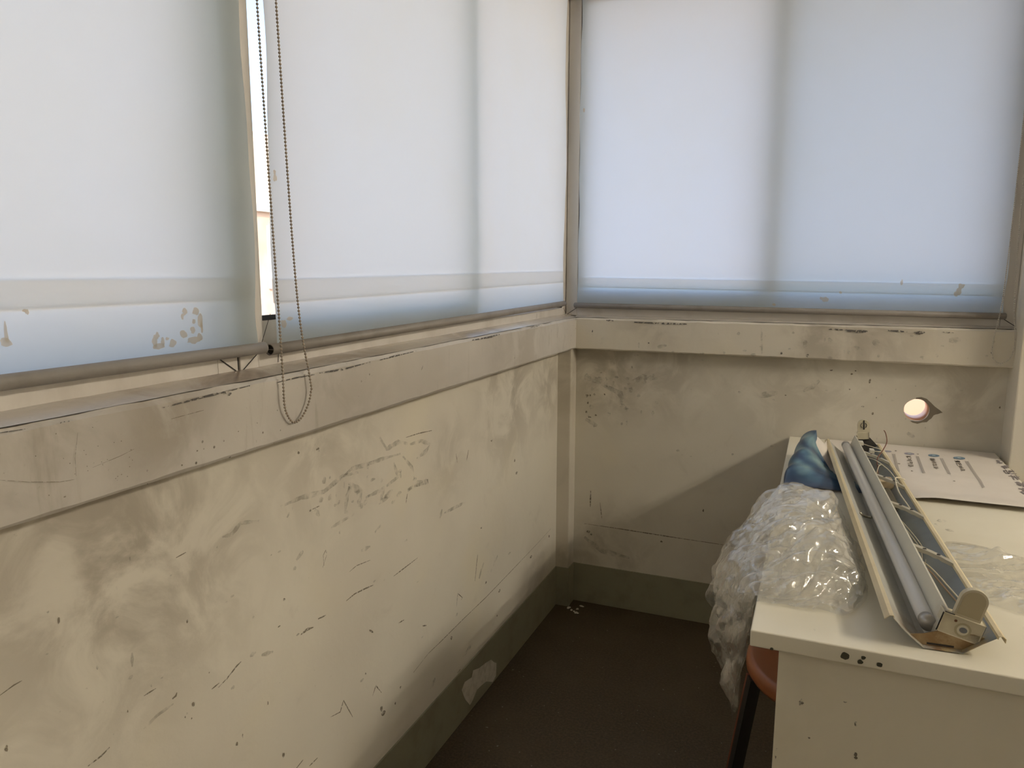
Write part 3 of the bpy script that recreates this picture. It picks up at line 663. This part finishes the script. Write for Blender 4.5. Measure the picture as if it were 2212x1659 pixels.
def curl(s):
    """centre x, radius, tail length of the curled end at fraction s from the front edge"""
    cx = table([(0, .879), (.35, .908), (.6, .930), (1, .952)], s)
    r = table([(0, .0028), (.25, .022), (.55, .035), (.85, .044), (1, .047)], s)
    tail = table([(0, .235), (.3, .155), (.55, .078), (.8, .012), (1, .0005)], s)
    return cx, r, tail
YF, YK = -.686, -.335
poster = thing('poster', 'white poster with brown lettering and a curled blue wave end', 'poster', (1.25, -.35, DZ))
bm = bmesh.new()
def flat(u, v):
    y = lerp(YF, -.012, v); x0 = curl((y-YF)/(YK-YF))[0] if y < YK else lerp(.978, 1.0, (y-YK)/.33)
    x = lerp(x0, 1.494, u); return Vector((x, y, pz(x, y)))
grid(bm, 60, 50, flat); sheet = obj('sheet', bm, M_paper, poster, True)
def curlp(s, q, o):
    cx, r, tail = curl(s); y = lerp(YF, YK, s); r_ = r+o
    if q <= .6:
        a = math.radians(-90-180*(q/.6)); return Vector((cx+math.cos(a)*r_, y, PZ+r+math.sin(a)*r_))
    k = (q-.6)/.4; x = cx+tail*k
    z0 = PZ+2*r+o; z1 = max(PZ+.0035+o, z0-tail*1.0); return Vector((x, y, lerp(z0, z1, S(k)*.5+k*.5)))
bm = bmesh.new(); grid(bm, 36, 44, lambda s, q: curlp(s, q, 0)); obj('curled_inside', bm, M_paper, poster, True)
bm = bmesh.new(); grid(bm, 36, 44, lambda s, q: curlp(s, q, .0006)); obj('blue_wave_print', bm, M_wave, poster, True)['label'] = 'glossy blue wave picture'
def zp(zx, zy):
    p = onz((1900+zx/7.09, 960+zy/7.09), PZ+.001); return p
def onsheet(p): return Vector((p.x, p.y, pz(p.x, p.y)+.0007))
def quadpt(Q, u, v): return Q[0].lerp(Q[1], u).lerp(Q[3].lerp(Q[2], u), v)
def cell(bm, Q, u0, v0, u1, v1):
    bm.faces.new([bm.verts.new(onsheet(quadpt(Q, u, v))) for u, v in ((u0, v0), (u1, v0), (u1, v1), (u0, v1))])
def glyphs(bm, Q, n, dens, seed, thin=.10):
    r = random.Random(seed)
    for k in range(n):
        v0, v1 = (k+.04)/n, (k+.96)/n; dv = v1-v0
        for _ in range(dens):
            if r.random() < .5:
                v = v0+dv*r.uniform(0, .86); a, b = sorted((r.uniform(0, 1), r.uniform(0, 1))); b = max(b, a+.35); cell(bm, Q, a, v, min(b, 1), v+dv*.13)
            else:
                u = r.uniform(0, .88); a, b = sorted((r.uniform(0, 1), r.uniform(0, 1))); b = min(1, max(b, a+.4)); cell(bm, Q, u, v0+dv*a, u+.11, v0+dv*b)
QZ = lambda *p: [zp(*q) for q in p]
M_inkd = mat('ink_dark', (.21, .185, .18), .7)
for q, n_, d_, m_ in ((((390, 170), (480, 172), (535, 350), (445, 345)), 4, 13, M_ink), (((755, 205), (845, 207), (915, 380), (840, 385)), 4, 13, M_ink), (((1140, 235), (1225, 240), (1330, 415), (1240, 415)), 4, 15, M_ink), (((1745, 235), (1880, 230), (2200, 545), (2020, 550)), 4, 9, M_inkd), (((2030, 565), (2212, 565), (2330, 800), (2150, 750)), 2, 18, M_inkd)):
    bm = bmesh.new(); glyphs(bm, QZ(*q), n_, d_, n_*d_+q[0][0]); o = obj('printed_heading', bm, m_, sheet); o['kind'] = 'stuff'
for i, q in enumerate((((190, 145), (240, 145), (310, 430), (270, 425)), ((555, 180), (600, 180), (705, 455), (655, 455)), ((930, 210), (970, 212), (1095, 465), (1045, 462)), ((1310, 255), (1360, 255), (1615, 655), (1575, 670)))):
    bm = bmesh.new(); Q = QZ(*q); n = 26 if i == 3 else 16; rr = random.Random(i)
    for k in range(n):
        cell(bm, Q, 0, k/n, .44, (k+.93)/n); cell(bm, Q, .54, k/n, 1, (k+.93)/n)
    obj('printed_lines', bm, M_inkg, sheet)['kind'] = 'stuff'
for i, (x, y, rx, m_) in enumerate(((130, 105, 55, M_inkl), (455, 140, 80, M_inkl), (830, 168, 88, M_inkb), (1220, 207, 92, M_inkb))):
    for kx, ky, mm, dz in ((1, 1, m_, 0), (.33, .42, M_inkc, .0004)):
        bm = bmesh.new(); vs = []
        for k in range(24):
            a = 2*math.pi*k/24; p = zp(x+math.cos(a)*rx*kx, y+math.sin(a)*rx*.22*ky+math.cos(a)*rx*.07*kx); vs.append(bm.verts.new(onsheet(p)+Vector((0, 0, dz))))
        bm.faces.new(vs)
        if kx == 1: ov = obj('printed_oval', bm, mm, sheet)
        else: obj('oval_centre', bm, mm, ov)
bm = bmesh.new(); cell(bm, QZ((2110, 185), (2200, 190), (2330, 300), (2190, 235)), 0, 0, 1, 1); obj('printed_corner', bm, mat('ink_sky', (.20, .29, .38), .5), sheet)
bm = bmesh.new()
for x, y in ((250, 97), (1140, 563), (495, 412), (585, 145), (300, 295)):
    p = onsheet(zp(x, y)); blob(bm, p, Vector((.0035, 0, 0)), Vector((0, .006, 0)), 8, .3)
obj('dirt_spots', bm, M_scuff, sheet)['kind'] = 'stuff'

# ------------------------------------------------------------------ old fluorescent light fitting on the desk
AX = Vector((-.066, 1, 0)).normalized(); PE = Vector((AX.y, -AX.x, 0)); F0 = Vector((1.125, -1.54, DZ+.0015)); FL = 1.33
def fx(t_, h, s): return F0+PE*t_+AX*s+Vector((0, 0, h))
fix = thing('light_fitting', 'dismantled white fluorescent light fitting lying across the desk', 'light fitting', F0+AX*FL*.5)
def sheetmetal(name, prof, s0, s1, m, parent, th=.0011, n=24, smooth=False, ends=None):
    bm = bmesh.new(); rows = []
    k = len(prof)
    nr = []
    for i in range(k):
        a = Vector(prof[max(i-1, 0)]); b = Vector(prof[min(i+1, k-1)]); d = (b-a).normalized(); nr.append(Vector((-d.y, d.x)))
    for j in range(n+1):
        s = lerp(s0, s1, j/n); row = []
        for i, p in enumerate(prof): row.append(bm.verts.new(fx(p[0], p[1], s)))
        for i in range(k-1, -1, -1): row.append(bm.verts.new(fx(prof[i][0]-nr[i].x*th, prof[i][1]-nr[i].y*th, s)))
        rows.append(row)
    K = 2*k
    for a, b in zip(rows, rows[1:]):
        for i in range(K): bm.faces.new((a[i], a[(i+1) % K], b[(i+1) % K], b[i]))
    bm.faces.new(rows[0]); bm.faces.new(rows[-1][::-1])
    return obj(name, bm, m, parent)
def enamel(name, a, b, rust=.0, rough=.35, rc=(.23, .13, .05)):
    m = mat(name, a, rough); t = NT(m); P = t.pos()
    c = t.mix(t.ramp(t.noise(P, 8, 5, .6), .45, .75, 0, .7), a, b)
    if rust:
        k = t.math('MULTIPLY', t.near(tuple(fx(.035, .0, -.02)), .16, .02), t.ramp(t.noise(P, 30, 5, .65), .34, .62))
        c = t.mix(t.math('MULTIPLY', k, rust), c, rc)
    t.col(c); return m
M_refl = enamel('grey_white_enamel', (.50, .49, .44), (.40, .385, .33), .9)
M_edge = enamel('yellowed_enamel', (.70, .60, .38), (.56, .45, .26), .5)
M_spine = enamel('white_enamel', (.62, .60, .51), (.55, .52, .43), .3)
M_blue = enamel('blue_grey_enamel', (.20, .23, .245), (.12, .135, .14), 1.0, .35, (.42, .31, .14))
M_tube = mat('tube_glass', (.60, .60, .58), .22)
M_cap = mat('tube_cap', (.42, .41, .39), .35, metal=.6)
M_hold = enamel('aged_plastic', (.58, .53, .39), (.44, .385, .25), .2)
refl = sheetmetal('reflector', [(-.046, .044), (-.030, .0265), (-.018, .0160), (0, .0014), (.030, .0012)], 0, FL, M_refl, fix)
sheetmetal('trough', [(.026, .0014), (.055, .0014), (.080, .0215), (.100, .0355)], 0, FL, M_blue, fix)
le = sheetmetal('left_flange', [(-.058, .0385), (-.0505, .0445), (-.045, .0452), (-.043, .0420)], .006, FL, M_edge, fix)
ri_ = sheetmetal('right_flange', [(.0975, .0345), (.0985, .0395), (.104, .0405), (.109, .0365), (.1085, .0300)], -.006, FL, M_edge, fix)
sp = sheetmetal('spine_plate', [(.010, .0016), (.0165, .030), (.0305, .0645), (.0335, .0640)], .012, FL-.01, M_spine, fix, .0014)
sheetmetal('trough_floor', [(.034, .0016), (.058, .0050)], .012, FL-.01, mat('dark_trough_floor', (.075, .068, .055), .8), fix)  # floor strip in a much darker colour than the trough sides
bm = bmesh.new(); prism(bm, [fx(*q, FL-.012) for q in ((.012, .002), (.031, .064), (.075, .060), (.098, .036), (.055, .002))], AX*.0015); obj('end_plate', bm, mat('dark_plate', (.05, .045, .038), .7), fix)
bm = bmesh.new(); prism(bm, [fx(*q, .010) for q in ((-.02, .016), (.000, .0016), (.055, .0016), (.085, .026), (.07, .030), (.02, .028), (.0, .020))], AX*.0014); epl = obj('rusty_end_plate', bm, enamel('rusty_metal', (.40, .30, .16), (.24, .15, .06), .9, .6), fix)
bm = BX((0, 0, 0), (1, 1, 1))
for v in bm.verts: v.co = fx(lerp(.006, .044, v.co.x), lerp(.0035, .0065, v.co.z), lerp(.0092, .0108, v.co.y))
obj('slot', bm, M_seam, epl)
# fluorescent tube
bm = bmesh.new(); tube(bm, [fx(lerp(.0095, .0025, s/1.3), lerp(.0300, .0365, s/1.3), s) for s in (.045, .049, .5, .9, FL-.062, FL-.058)], .0128, 24, True, [.0118, .0128, .0128, .0128, .0128, .0118]); tb = obj('fluorescent_tube', bm, M_tube, fix, True)
for s0, s1 in ((.026, .045), (FL-.058, FL-.034)):
    bm = bmesh.new(); tube(bm, [fx(lerp(.0095, .0025, q/1.3), lerp(.0300, .0365, q/1.3), q) for q in (s0, s1)], .0125, 24); obj('end_cap', bm, M_cap, tb, True)
bm = bmesh.new()
tube(bm, curve([tuple(fx(-.030, .0285, .60)), tuple(fx(-.022, .0225, .60)), tuple(fx(-.012, .0185, .605)), tuple(fx(-.004, .0200, .60))], 6), .003, 6); obj('tube_clip', bm, mat('clip_metal', (.36, .33, .25), .4, metal=.5), fix, True)
# lamp holders: a tilted block with a rounded upright tab
def holder(s, face, tilt, c, near):
    ct, st = math.cos(tilt), math.sin(tilt)
    def hq(a, h, d): return fx(c[0]+a*ct+h*st, c[1]-a*st+h*ct, s+d*face)
    hw, hh, dp = (.0300, .0165, .022) if near else (.017, .011, .016)
    bm = bmesh.new(); vs = box(bm, (-hw, -hh, 0), (hw, hh, dp))
    for v in vs: v.co = hq(v.co.x, v.co.y, v.co.z)
    o = obj('lamp_holder', bm, M_hold, fix, bevel=.0015)
    bm = bmesh.new(); tw, th_ = (.0195, .050) if near else (.0180, .041); pts = []
    o0 = .003
    pts = [(-tw+o0, hh-.002), (tw+o0, hh-.002)]+[(o0+math.cos(a)*tw, hh+th_-tw+math.sin(a)*tw) for a in [math.pi*k/16 for k in range(17)]]
    a_ = [bm.verts.new(hq(p[0], p[1], .003)) for p in pts]; b_2 = [bm.verts.new(hq(p[0], p[1], .014)) for p in pts]
    bm.faces.new(a_); bm.faces.new(b_2[::-1])
    for i in range(len(pts)): bm.faces.new((a_[i], a_[(i+1) % len(pts)], b_2[(i+1) % len(pts)], b_2[i]))
    tab = obj('holder_tab', bm, M_hold, o, bevel=.0012)
    return o, tab, hq, hw, hh, th_
o, tab, hq, hw, hh, th_ = holder(.010, 1, math.radians(15), (.0515, .0375), True)
bm = bmesh.new(); N = 20
def disc(bm, hq, cx, cz, r, d, sq=1.0): bm.faces.new([bm.verts.new(hq(cx+math.cos(2*math.pi*k/N)*r, cz+math.sin(2*math.pi*k/N)*r*sq, d)) for k in range(N)])
disc(bm, hq, .003, -.002, .0120, -.0004); obj('contact_ring', bm, mat('ring_tan', (.40, .345, .22), .5), o)
bm = bmesh.new(); disc(bm, hq, .003, -.002, .0085, -.0007); obj('contact_ring', bm, mat('ring_pale', (.60, .56, .44), .5), o)
bm = bmesh.new(); disc(bm, hq, .0035, -.002, .0058, -.0010, .8); obj('contact_hole', bm, mat('hole_slate', (.16, .165, .175), .5), o)
bm = bmesh.new()
for a, b in (((-hw-.0008, -hh), (-hw-.0008, hh)), ((-hw, hh+.0008), (-hw*.5, hh+.0008)), ((hw+.0006, hh), (hw+.0006, -hh)), ((-hw, -hh-.0008), (hw, -hh-.0008))):
    tube(bm, [hq(*a, .001), hq(*b, .001)], .0009, 5)
obj('dark_edge_line', bm, M_seam, o)
bm = bmesh.new(); disc(bm, hq, -.011, .009, .0022, -.0006); disc(bm, hq, .012, hh+.014, .0015, .0024); disc(bm, hq, .009, hh+.019, .0012, .0024); obj('rust_spots', bm, mat('rust', (.14, .06, .025), .8), o)['kind'] = 'stuff'
bm = bmesh.new(); prism(bm, [hq(-.0165+.003, hh+.004, .0024), hq(.0165+.003, hh+.004, .0024)]+[hq(.003+math.cos(a)*.0162, hh+th_-.0195+math.sin(a)*.0162, .0024) for a in [math.pi*k/12 for k in range(13)]], -AX*.0002); obj('tab_face', bm, mat('tab_brown', (.42, .36, .23), .6), tab)
o, tab, hq, hw, hh, th_ = holder(FL-.02, 1, math.radians(-6), (.0535, .0660), False)
cz = hh+th_-.018
bm = bmesh.new(); prism(bm, [hq(.003-.0022, cz-.0135, .0022), hq(.003+.0022, cz-.0135, .0022), hq(.003+.0032, cz+.0165, .0022), hq(.003-.0012, cz+.0165, .0022)], -AX*.0003); obj('pin_slot', bm, M_seam, tab)
for sg in (-1, 1):
    bm = bmesh.new(); tube(bm, [hq(.003+sg*.0085*math.cos(a), cz+.0085*math.sin(a), .0022) for a in [math.radians(q) for q in range(-60, 61, 12)]], .0009, 5); obj('pin_slot', bm, M_seam, tab)
# straps across the trough
M_strap = enamel('strap_white', (.74, .71, .62), (.62, .57, .46))
for i, s in enumerate((.312, .597, .842, 1.10)):
    bm = bmesh.new(); grid(bm, 10, 1, lambda u, v: fx(lerp(.0325, .1005, u), lerp(.0630, .0395, u)+.0022*math.sin(math.pi*u)+(0.0009*noise.noise(Vector((u*6, i, 1)))), s+(v-.5)*.019-.012*u))
    grid(bm, 10, 1, lambda u, v: fx(lerp(.0325, .1005, u), lerp(.0630, .0395, u)+.0022*math.sin(math.pi*u)-v*(.0075+.002*noise.noise(Vector((u*9, i*3, 5)))), s-.0095-.012*u))
    r_ = bmesh.ops.solidify(bm, geom=bm.faces[:], thickness=.0012); st_ = obj('strap', bm, M_strap, fix)
    for u in (.28, .62):
        bm = bmesh.new(); c_ = fx(lerp(.0325, .1005, u), lerp(.0630, .0395, u)+.0022*math.sin(math.pi*u)+.0016, s-.012*u-.004); blob(bm, c_, PE*.0035, AX*.005, 8, .3); obj('strap_hole', bm, M_seam, st_)
# what is left inside: a capacitor, a ballast block, connectors, wires
bm = BX((0, 0, 0), (1, 1, 1))
for v in bm.verts: v.co = fx(lerp(.036, .082, v.co.x), lerp(.016, .038, v.co.z), lerp(.870, .925, v.co.y))
obj('capacitor', bm, mat('cardboard_tan', (.50, .40, .26), .7), fix, bevel=.003)
bm = BX((0, 0, 0), (1, 1, 1))
for v in bm.verts: v.co = fx(lerp(.036, .066, v.co.x), lerp(.006, .032, v.co.z), lerp(.70, .83, v.co.y))
obj('ballast', bm, mat('ballast_brown', (.10, .085, .05), .5), fix, bevel=.003)
for (a, h, s) in ((.040, .058, 1.24), (.062, .052, 1.165)):
    bm = BX((0, 0, 0), (1, 1, 1))
    for v in bm.verts: v.co = fx(a+(v.co.x-.5)*.012, h+(v.co.z-.5)*.010, s+(v.co.y-.5)*.028)
    obj('connector', bm, M_strap, fix, bevel=.001)
M_w1 = mat('wire_ivory', (.66, .60, .46), .45); M_w2 = mat('wire_brown', (.16, .055, .028), .4); M_w3 = mat('wire_tan', (.36, .25, .17), .5)
def wire(pts, m, r=.0013):
    bm = bmesh.new(); tube(bm, curve([tuple(fx(*p)) for p in pts], 10), r, 6); obj('wire', bm, m, fix, True)
wire([(.052, .030, .935), (.058, .040, 1.00), (.064, .055, 1.06), (.085, .066, 1.12), (.100, .084, 1.16), (.099, .104, 1.185), (.094, .113, 1.19)], M_w2, .0014)
wire([(.036, .050, 1.08), (.055, .056, 1.03), (.078, .050, .95), (.088, .042, .88), (.090, .040, .85)], M_w1)
wire([(.050, .030, .96), (.058, .050, .985), (.068, .052, 1.00), (.060, .045, 1.02)], M_w1, .0011)
wire([(.108, .044, .885), (.092, .050, .875), (.080, .052, .85), (.075, .044, .76), (.082, .036, .68), (.088, .030, .62)], M_w1, .0018)
wire([(.040, .056, 1.25), (.060, .055, 1.22), (.092, .048, 1.215)], M_w1, .0012)
wire([(.062, .052, 1.165), (.080, .050, 1.17), (.098, .046, 1.19)], M_w1, .0012)
wire([(.040, .030, .60), (.058, .024, .50), (.068, .016, .42), (.060, .010, .36)], M_w1, .0008)
wire([(.044, .034, .60), (.064, .026, .49), (.074, .016, .41), (.064, .010, .35)], M_w1, .0008)
wire([(.034, .034, .33), (.056, .034, .28), (.074, .028, .20), (.084, .026, .12), (.080, .024, .06)], M_w1, .0014)
wire([(.034, .030, .32), (.054, .030, .27), (.070, .024, .19), (.080, .022, .12), (.076, .020, .06)], M_w3, .0016)

# ------------------------------------------------------------------ clear plastic
def film(name, haze, tint=(.97, .97, .96)):
    m = bpy.data.materials.new(name); m.use_nodes = True; T = m.node_tree; T.nodes.clear(); t = NT.__new__(NT); t.t = T; t.b = None
    o = t.n('ShaderNodeOutputMaterial'); tr = t.n('ShaderNodeBsdfTransparent'); d = t.n('ShaderNodeBsdfDiffuse'); tl = t.n('ShaderNodeBsdfTranslucent'); g = t.n('ShaderNodeBsdfGlossy', Roughness=.085)
    tr.inputs[0].default_value = (*tint, 1); d.inputs[0].default_value = (.85, .84, .82, 1); tl.inputs[0].default_value = (.85, .84, .82, 1); g.inputs[0].default_value = (1, 1, 1, 1)
    P = t.pos(); at = t.n('ShaderNodeAttribute', attribute_name='crease')
    hz = t.math('ADD', t.ramp(t.noise(P, 20, 4, .6), .35, .75, haze*.3, haze), t.math('MULTIPLY', at.outputs['Fac'], haze*4.2))
    bp = t.n('ShaderNodeBump', Strength=.35, Distance=.006); mp = t.pos((1, .32, 1)); mp.node.inputs['Rotation'].default_value = (0, 0, .85); t.l(t.noise(mp, 34, 3, .55, .8), bp.inputs['Height']); t.l(bp.outputs[0], g.inputs['Normal'])
    f = t.n('ShaderNodeLayerWeight', Blend=.5); fp = t.math('POWER', f.outputs['Facing'], 3.0)
    m0 = t.n('ShaderNodeMixShader'); m0.inputs[0].default_value = .5; t.l(d.outputs[0], m0.inputs[1]); t.l(tl.outputs[0], m0.inputs[2])
    m1 = t.n('ShaderNodeMixShader'); t.l(hz, m1.inputs[0]); t.l(tr.outputs[0], m1.inputs[1]); t.l(m0.outputs[0], m1.inputs[2])
    m2 = t.n('ShaderNodeMixShader'); t.l(t.math('ADD', t.math('MULTIPLY', fp, .5), .13), m2.inputs[0]); t.l(m1.outputs[0], m2.inputs[1]); t.l(g.outputs[0], m2.inputs[2])
    t.l(m2.outputs[0], o.inputs[0]); return m
M_film = film('clear_film', .165); M_film2 = film('thin_clear_film', .16)
def crumple(p, seed, f=1.0, ang=.72, st=.30):
    """long creased folds running along one direction: (height, crease 0..1)"""
    ang += .45*noise.noise(Vector((p.x*3+seed, p.y*3, p.z*3))); X, Y = p.x-.95, p.y+1.15
    ca, sa = math.cos(ang), math.sin(ang); al = X*ca+Y*sa; ac = -X*sa+Y*ca
    wv_ = noise.noise(Vector((p.x*6+seed, p.y*6, p.z*6)))*.05+noise.noise(Vector((p.x*14, p.y*14+seed, p.z*14)))*.012
    q = Vector(((ac+wv_)*f, al*f*st+seed, p.z*f*.55)); a = 0; amp = 1.0; cr = 0
    for o in range(3):
        w_ = abs(noise.noise(q+Vector((seed*1.3, 0, o*7.7)))); a += amp*(.6-2.6*min(w_, .42)); cr = max(cr, (1-min(1, w_/.11))**2*(1, .75, .4)[o]*min(1, max(0, .35+1.6*noise.noise(p*9+Vector((seed, o, 3)))))); amp *= .55; q = Vector((q.x*1.9, q.y*2.6, q.z*2.2))
    return a*.7, cr
def set_crease(o, vals):
    at = o.data.attributes.new('crease', 'FLOAT', 'POINT'); at.data.foreach_set('value', vals); return o
# cross-sections of the bag from the front of the heap to the back: y, then (x, z) from the hanging hem over the desk edge to the right border
bag_sec = [
 (-1.470, [(.868, .778), (.870, .779), (.872, .780), (.885, .780), (.915, .781), (.950, .781), (.985, .780), (1.01, .778)]),
 (-1.440, [(.858, .700), (.856, .745), (.860, .782), (.880, .788), (.915, .794), (.955, .794), (1.00, .788), (1.030, .778)]),
 (-1.400, [(.832, .490), (.826, .610), (.832, .735), (.864, .798), (.915, .810), (.965, .810), (1.01, .796), (1.045, .778)]),
 (-1.350, [(.824, .465), (.812, .590), (.805, .715), (.848, .806), (.905, .830), (.965, .830), (1.02, .804), (1.055, .779)]),
 (-1.290, [(.826, .545), (.804, .640), (.780, .715), (.826, .800), (.895, .846), (.965, .850), (1.02, .812), (1.055, .779)]),
 (-1.210, [(.842, .640), (.826, .690), (.812, .745), (.836, .815), (.895, .864), (.965, .868), (1.02, .820), (1.050, .779)]),
 (-1.120, [(.852, .690), (.838, .725), (.830, .770), (.850, .832), (.900, .872), (.960, .874), (1.01, .826), (1.042, .779)]),
 (-1.020, [(.864, .740), (.856, .770), (.858, .800), (.874, .834), (.905, .856), (.950, .856), (.995, .822), (1.030, .779)]),
 (-.920, [(.874, .778), (.874, .788), (.878, .800), (.890, .815), (.912, .824), (.945, .824), (.985, .806), (1.018, .779)]),
 (-.830, [(.884, .778), (.887, .780), (.892, .783), (.902, .787), (.920, .790), (.942, .790), (.970, .785), (.99, .778)]),
]
def bagp(u, v, shrink=0.0):
    f = v*(len(bag_sec)-1); i = min(int(f), len(bag_sec)-2); f -= i; f = S(f)*.5+f*.5
    def at(s, u):
        pts = s[1]; g = u*(len(pts)-1); k = min(int(g), len(pts)-2); g -= k
        p0, p1, p2, p3 = pts[max(k-1, 0)], pts[k], pts[k+1], pts[min(k+2, len(pts)-1)]
        return [.5*((2*b)+(-a+c)*g+(2*a-5*b+4*c-d)*g*g+(-a+3*b-3*c+d)*g**3) for a, b, c, d in zip(p0, p1, p2, p3)]
    a, b = at(bag_sec[i], u), at(bag_sec[i+1], u); return Vector((lerp(a[0], b[0], f), lerp(bag_sec[i][0], bag_sec[i+1][0], f), lerp(a[1], b[1], f)))
CR = []
def bagmesh(seed, amp, scale, inset, u0=0.0, u1=1.0, v0=0.0, v1=1.0, nu=110, nv=120, facet=0.0):
    bm = bmesh.new(); CR.clear(); rg = random.Random(int(seed*10))
    def f(u, v):
        if facet and 0 < u < 1: u = u+rg.uniform(-.36, .36)/nu
        if facet and 0 < v < 1: v = v+rg.uniform(-.36, .36)/nv
        U, V = lerp(u0, u1, u), lerp(v0, v1, v); e = .01
        p = bagp(U, V); du = bagp(min(U+e, 1), V)-bagp(max(U-e, 0), V); dv = bagp(U, min(V+e, 1))-bagp(U, max(V-e, 0))
        n = dv.cross(du); n = n.normalized() if n.length > 1e-9 else Vector((0, 0, 1))
        fl = S(min(u, 1-u, v, 1-v)/.10)*.85+.15
        q, cr = crumple(p, seed, scale); CR.append(cr*(.5 if facet else 1)+(rg.random()**3*.8 if facet else 0))
        p = p+n*(amp*q*fl-inset*fl+rg.uniform(-1, 1)*facet*fl)
        p += Vector((noise.noise(p*22+Vector((seed, 0, 0))), noise.noise(p*22+Vector((0, seed, 0))), 0))*.006*(1-fl)
        if p.x > DX0-.005:
            if p.z < DZ-.012: p.x = DX0-.005-.003*abs(q)
            else: p.z = max(p.z, DZ+.0022+.0015*abs(q))
        xf = 1.067-.066*(p.y+1.54)
        if p.x > xf-.035: p.z = min(p.z, lerp(DZ+.060, DZ+.026, S((p.x-xf+.035)/.03)))
        return p
    vs = grid(bm, nu, nv, f)
    if facet:
        for fc in list(bm.faces):
            if rg.random() < .5: bmesh.utils.face_split(fc, fc.verts[0], fc.verts[2])
            else: bmesh.utils.face_split(fc, fc.verts[1], fc.verts[3])
    return bm
bag = thing('plastic_bag', 'crumpled clear plastic bag spilling over the desk edge', 'plastic bag', (.95, -1.15, DZ))
set_crease(obj('outer_film', bagmesh(2.3, .020, 13, 0, nu=190, nv=210), M_film, bag, True), CR)
set_crease(obj('inner_film', bagmesh(7.9, .026, 13, .020, .04, .97, .05, .95, 120, 130), M_film, bag, True), CR)
set_crease(obj('folded_film', bagmesh(15.2, .014, 24, .008, .05, .66, .08, .85, 120, 130), M_film2, bag, True), CR)
bm = bmesh.new()
def filmp(u, v):
    x = lerp(1.215, 1.47, u)+.02*math.sin(v*7); y = lerp(-1.355, -1.02, v)+.03*math.sin(u*5+1)
    e = S(min(u, 1-u, v, 1-v)/.15); p = Vector((x, y, 0)); q, cr = crumple(p, 5.5, 20, .3); CR.append(cr)
    hump = .030*math.exp(-(((u-.32)/.22)**2+((v-.86)/.09)**2))
    return Vector((x+.008*noise.noise(p*18), y+.012*noise.noise(p*15+Vector((4, 4, 4))), DZ+.0016+max(0, q)*.009*e+hump*(.6+.5*q)*e+.0012))
CR.clear(); grid(bm, 100, 100, filmp)
tag(set_crease(obj('plastic_film', bm, M_film2, None, True), CR), 'flat piece of thin clear plastic film lying on the desk', 'plastic film')
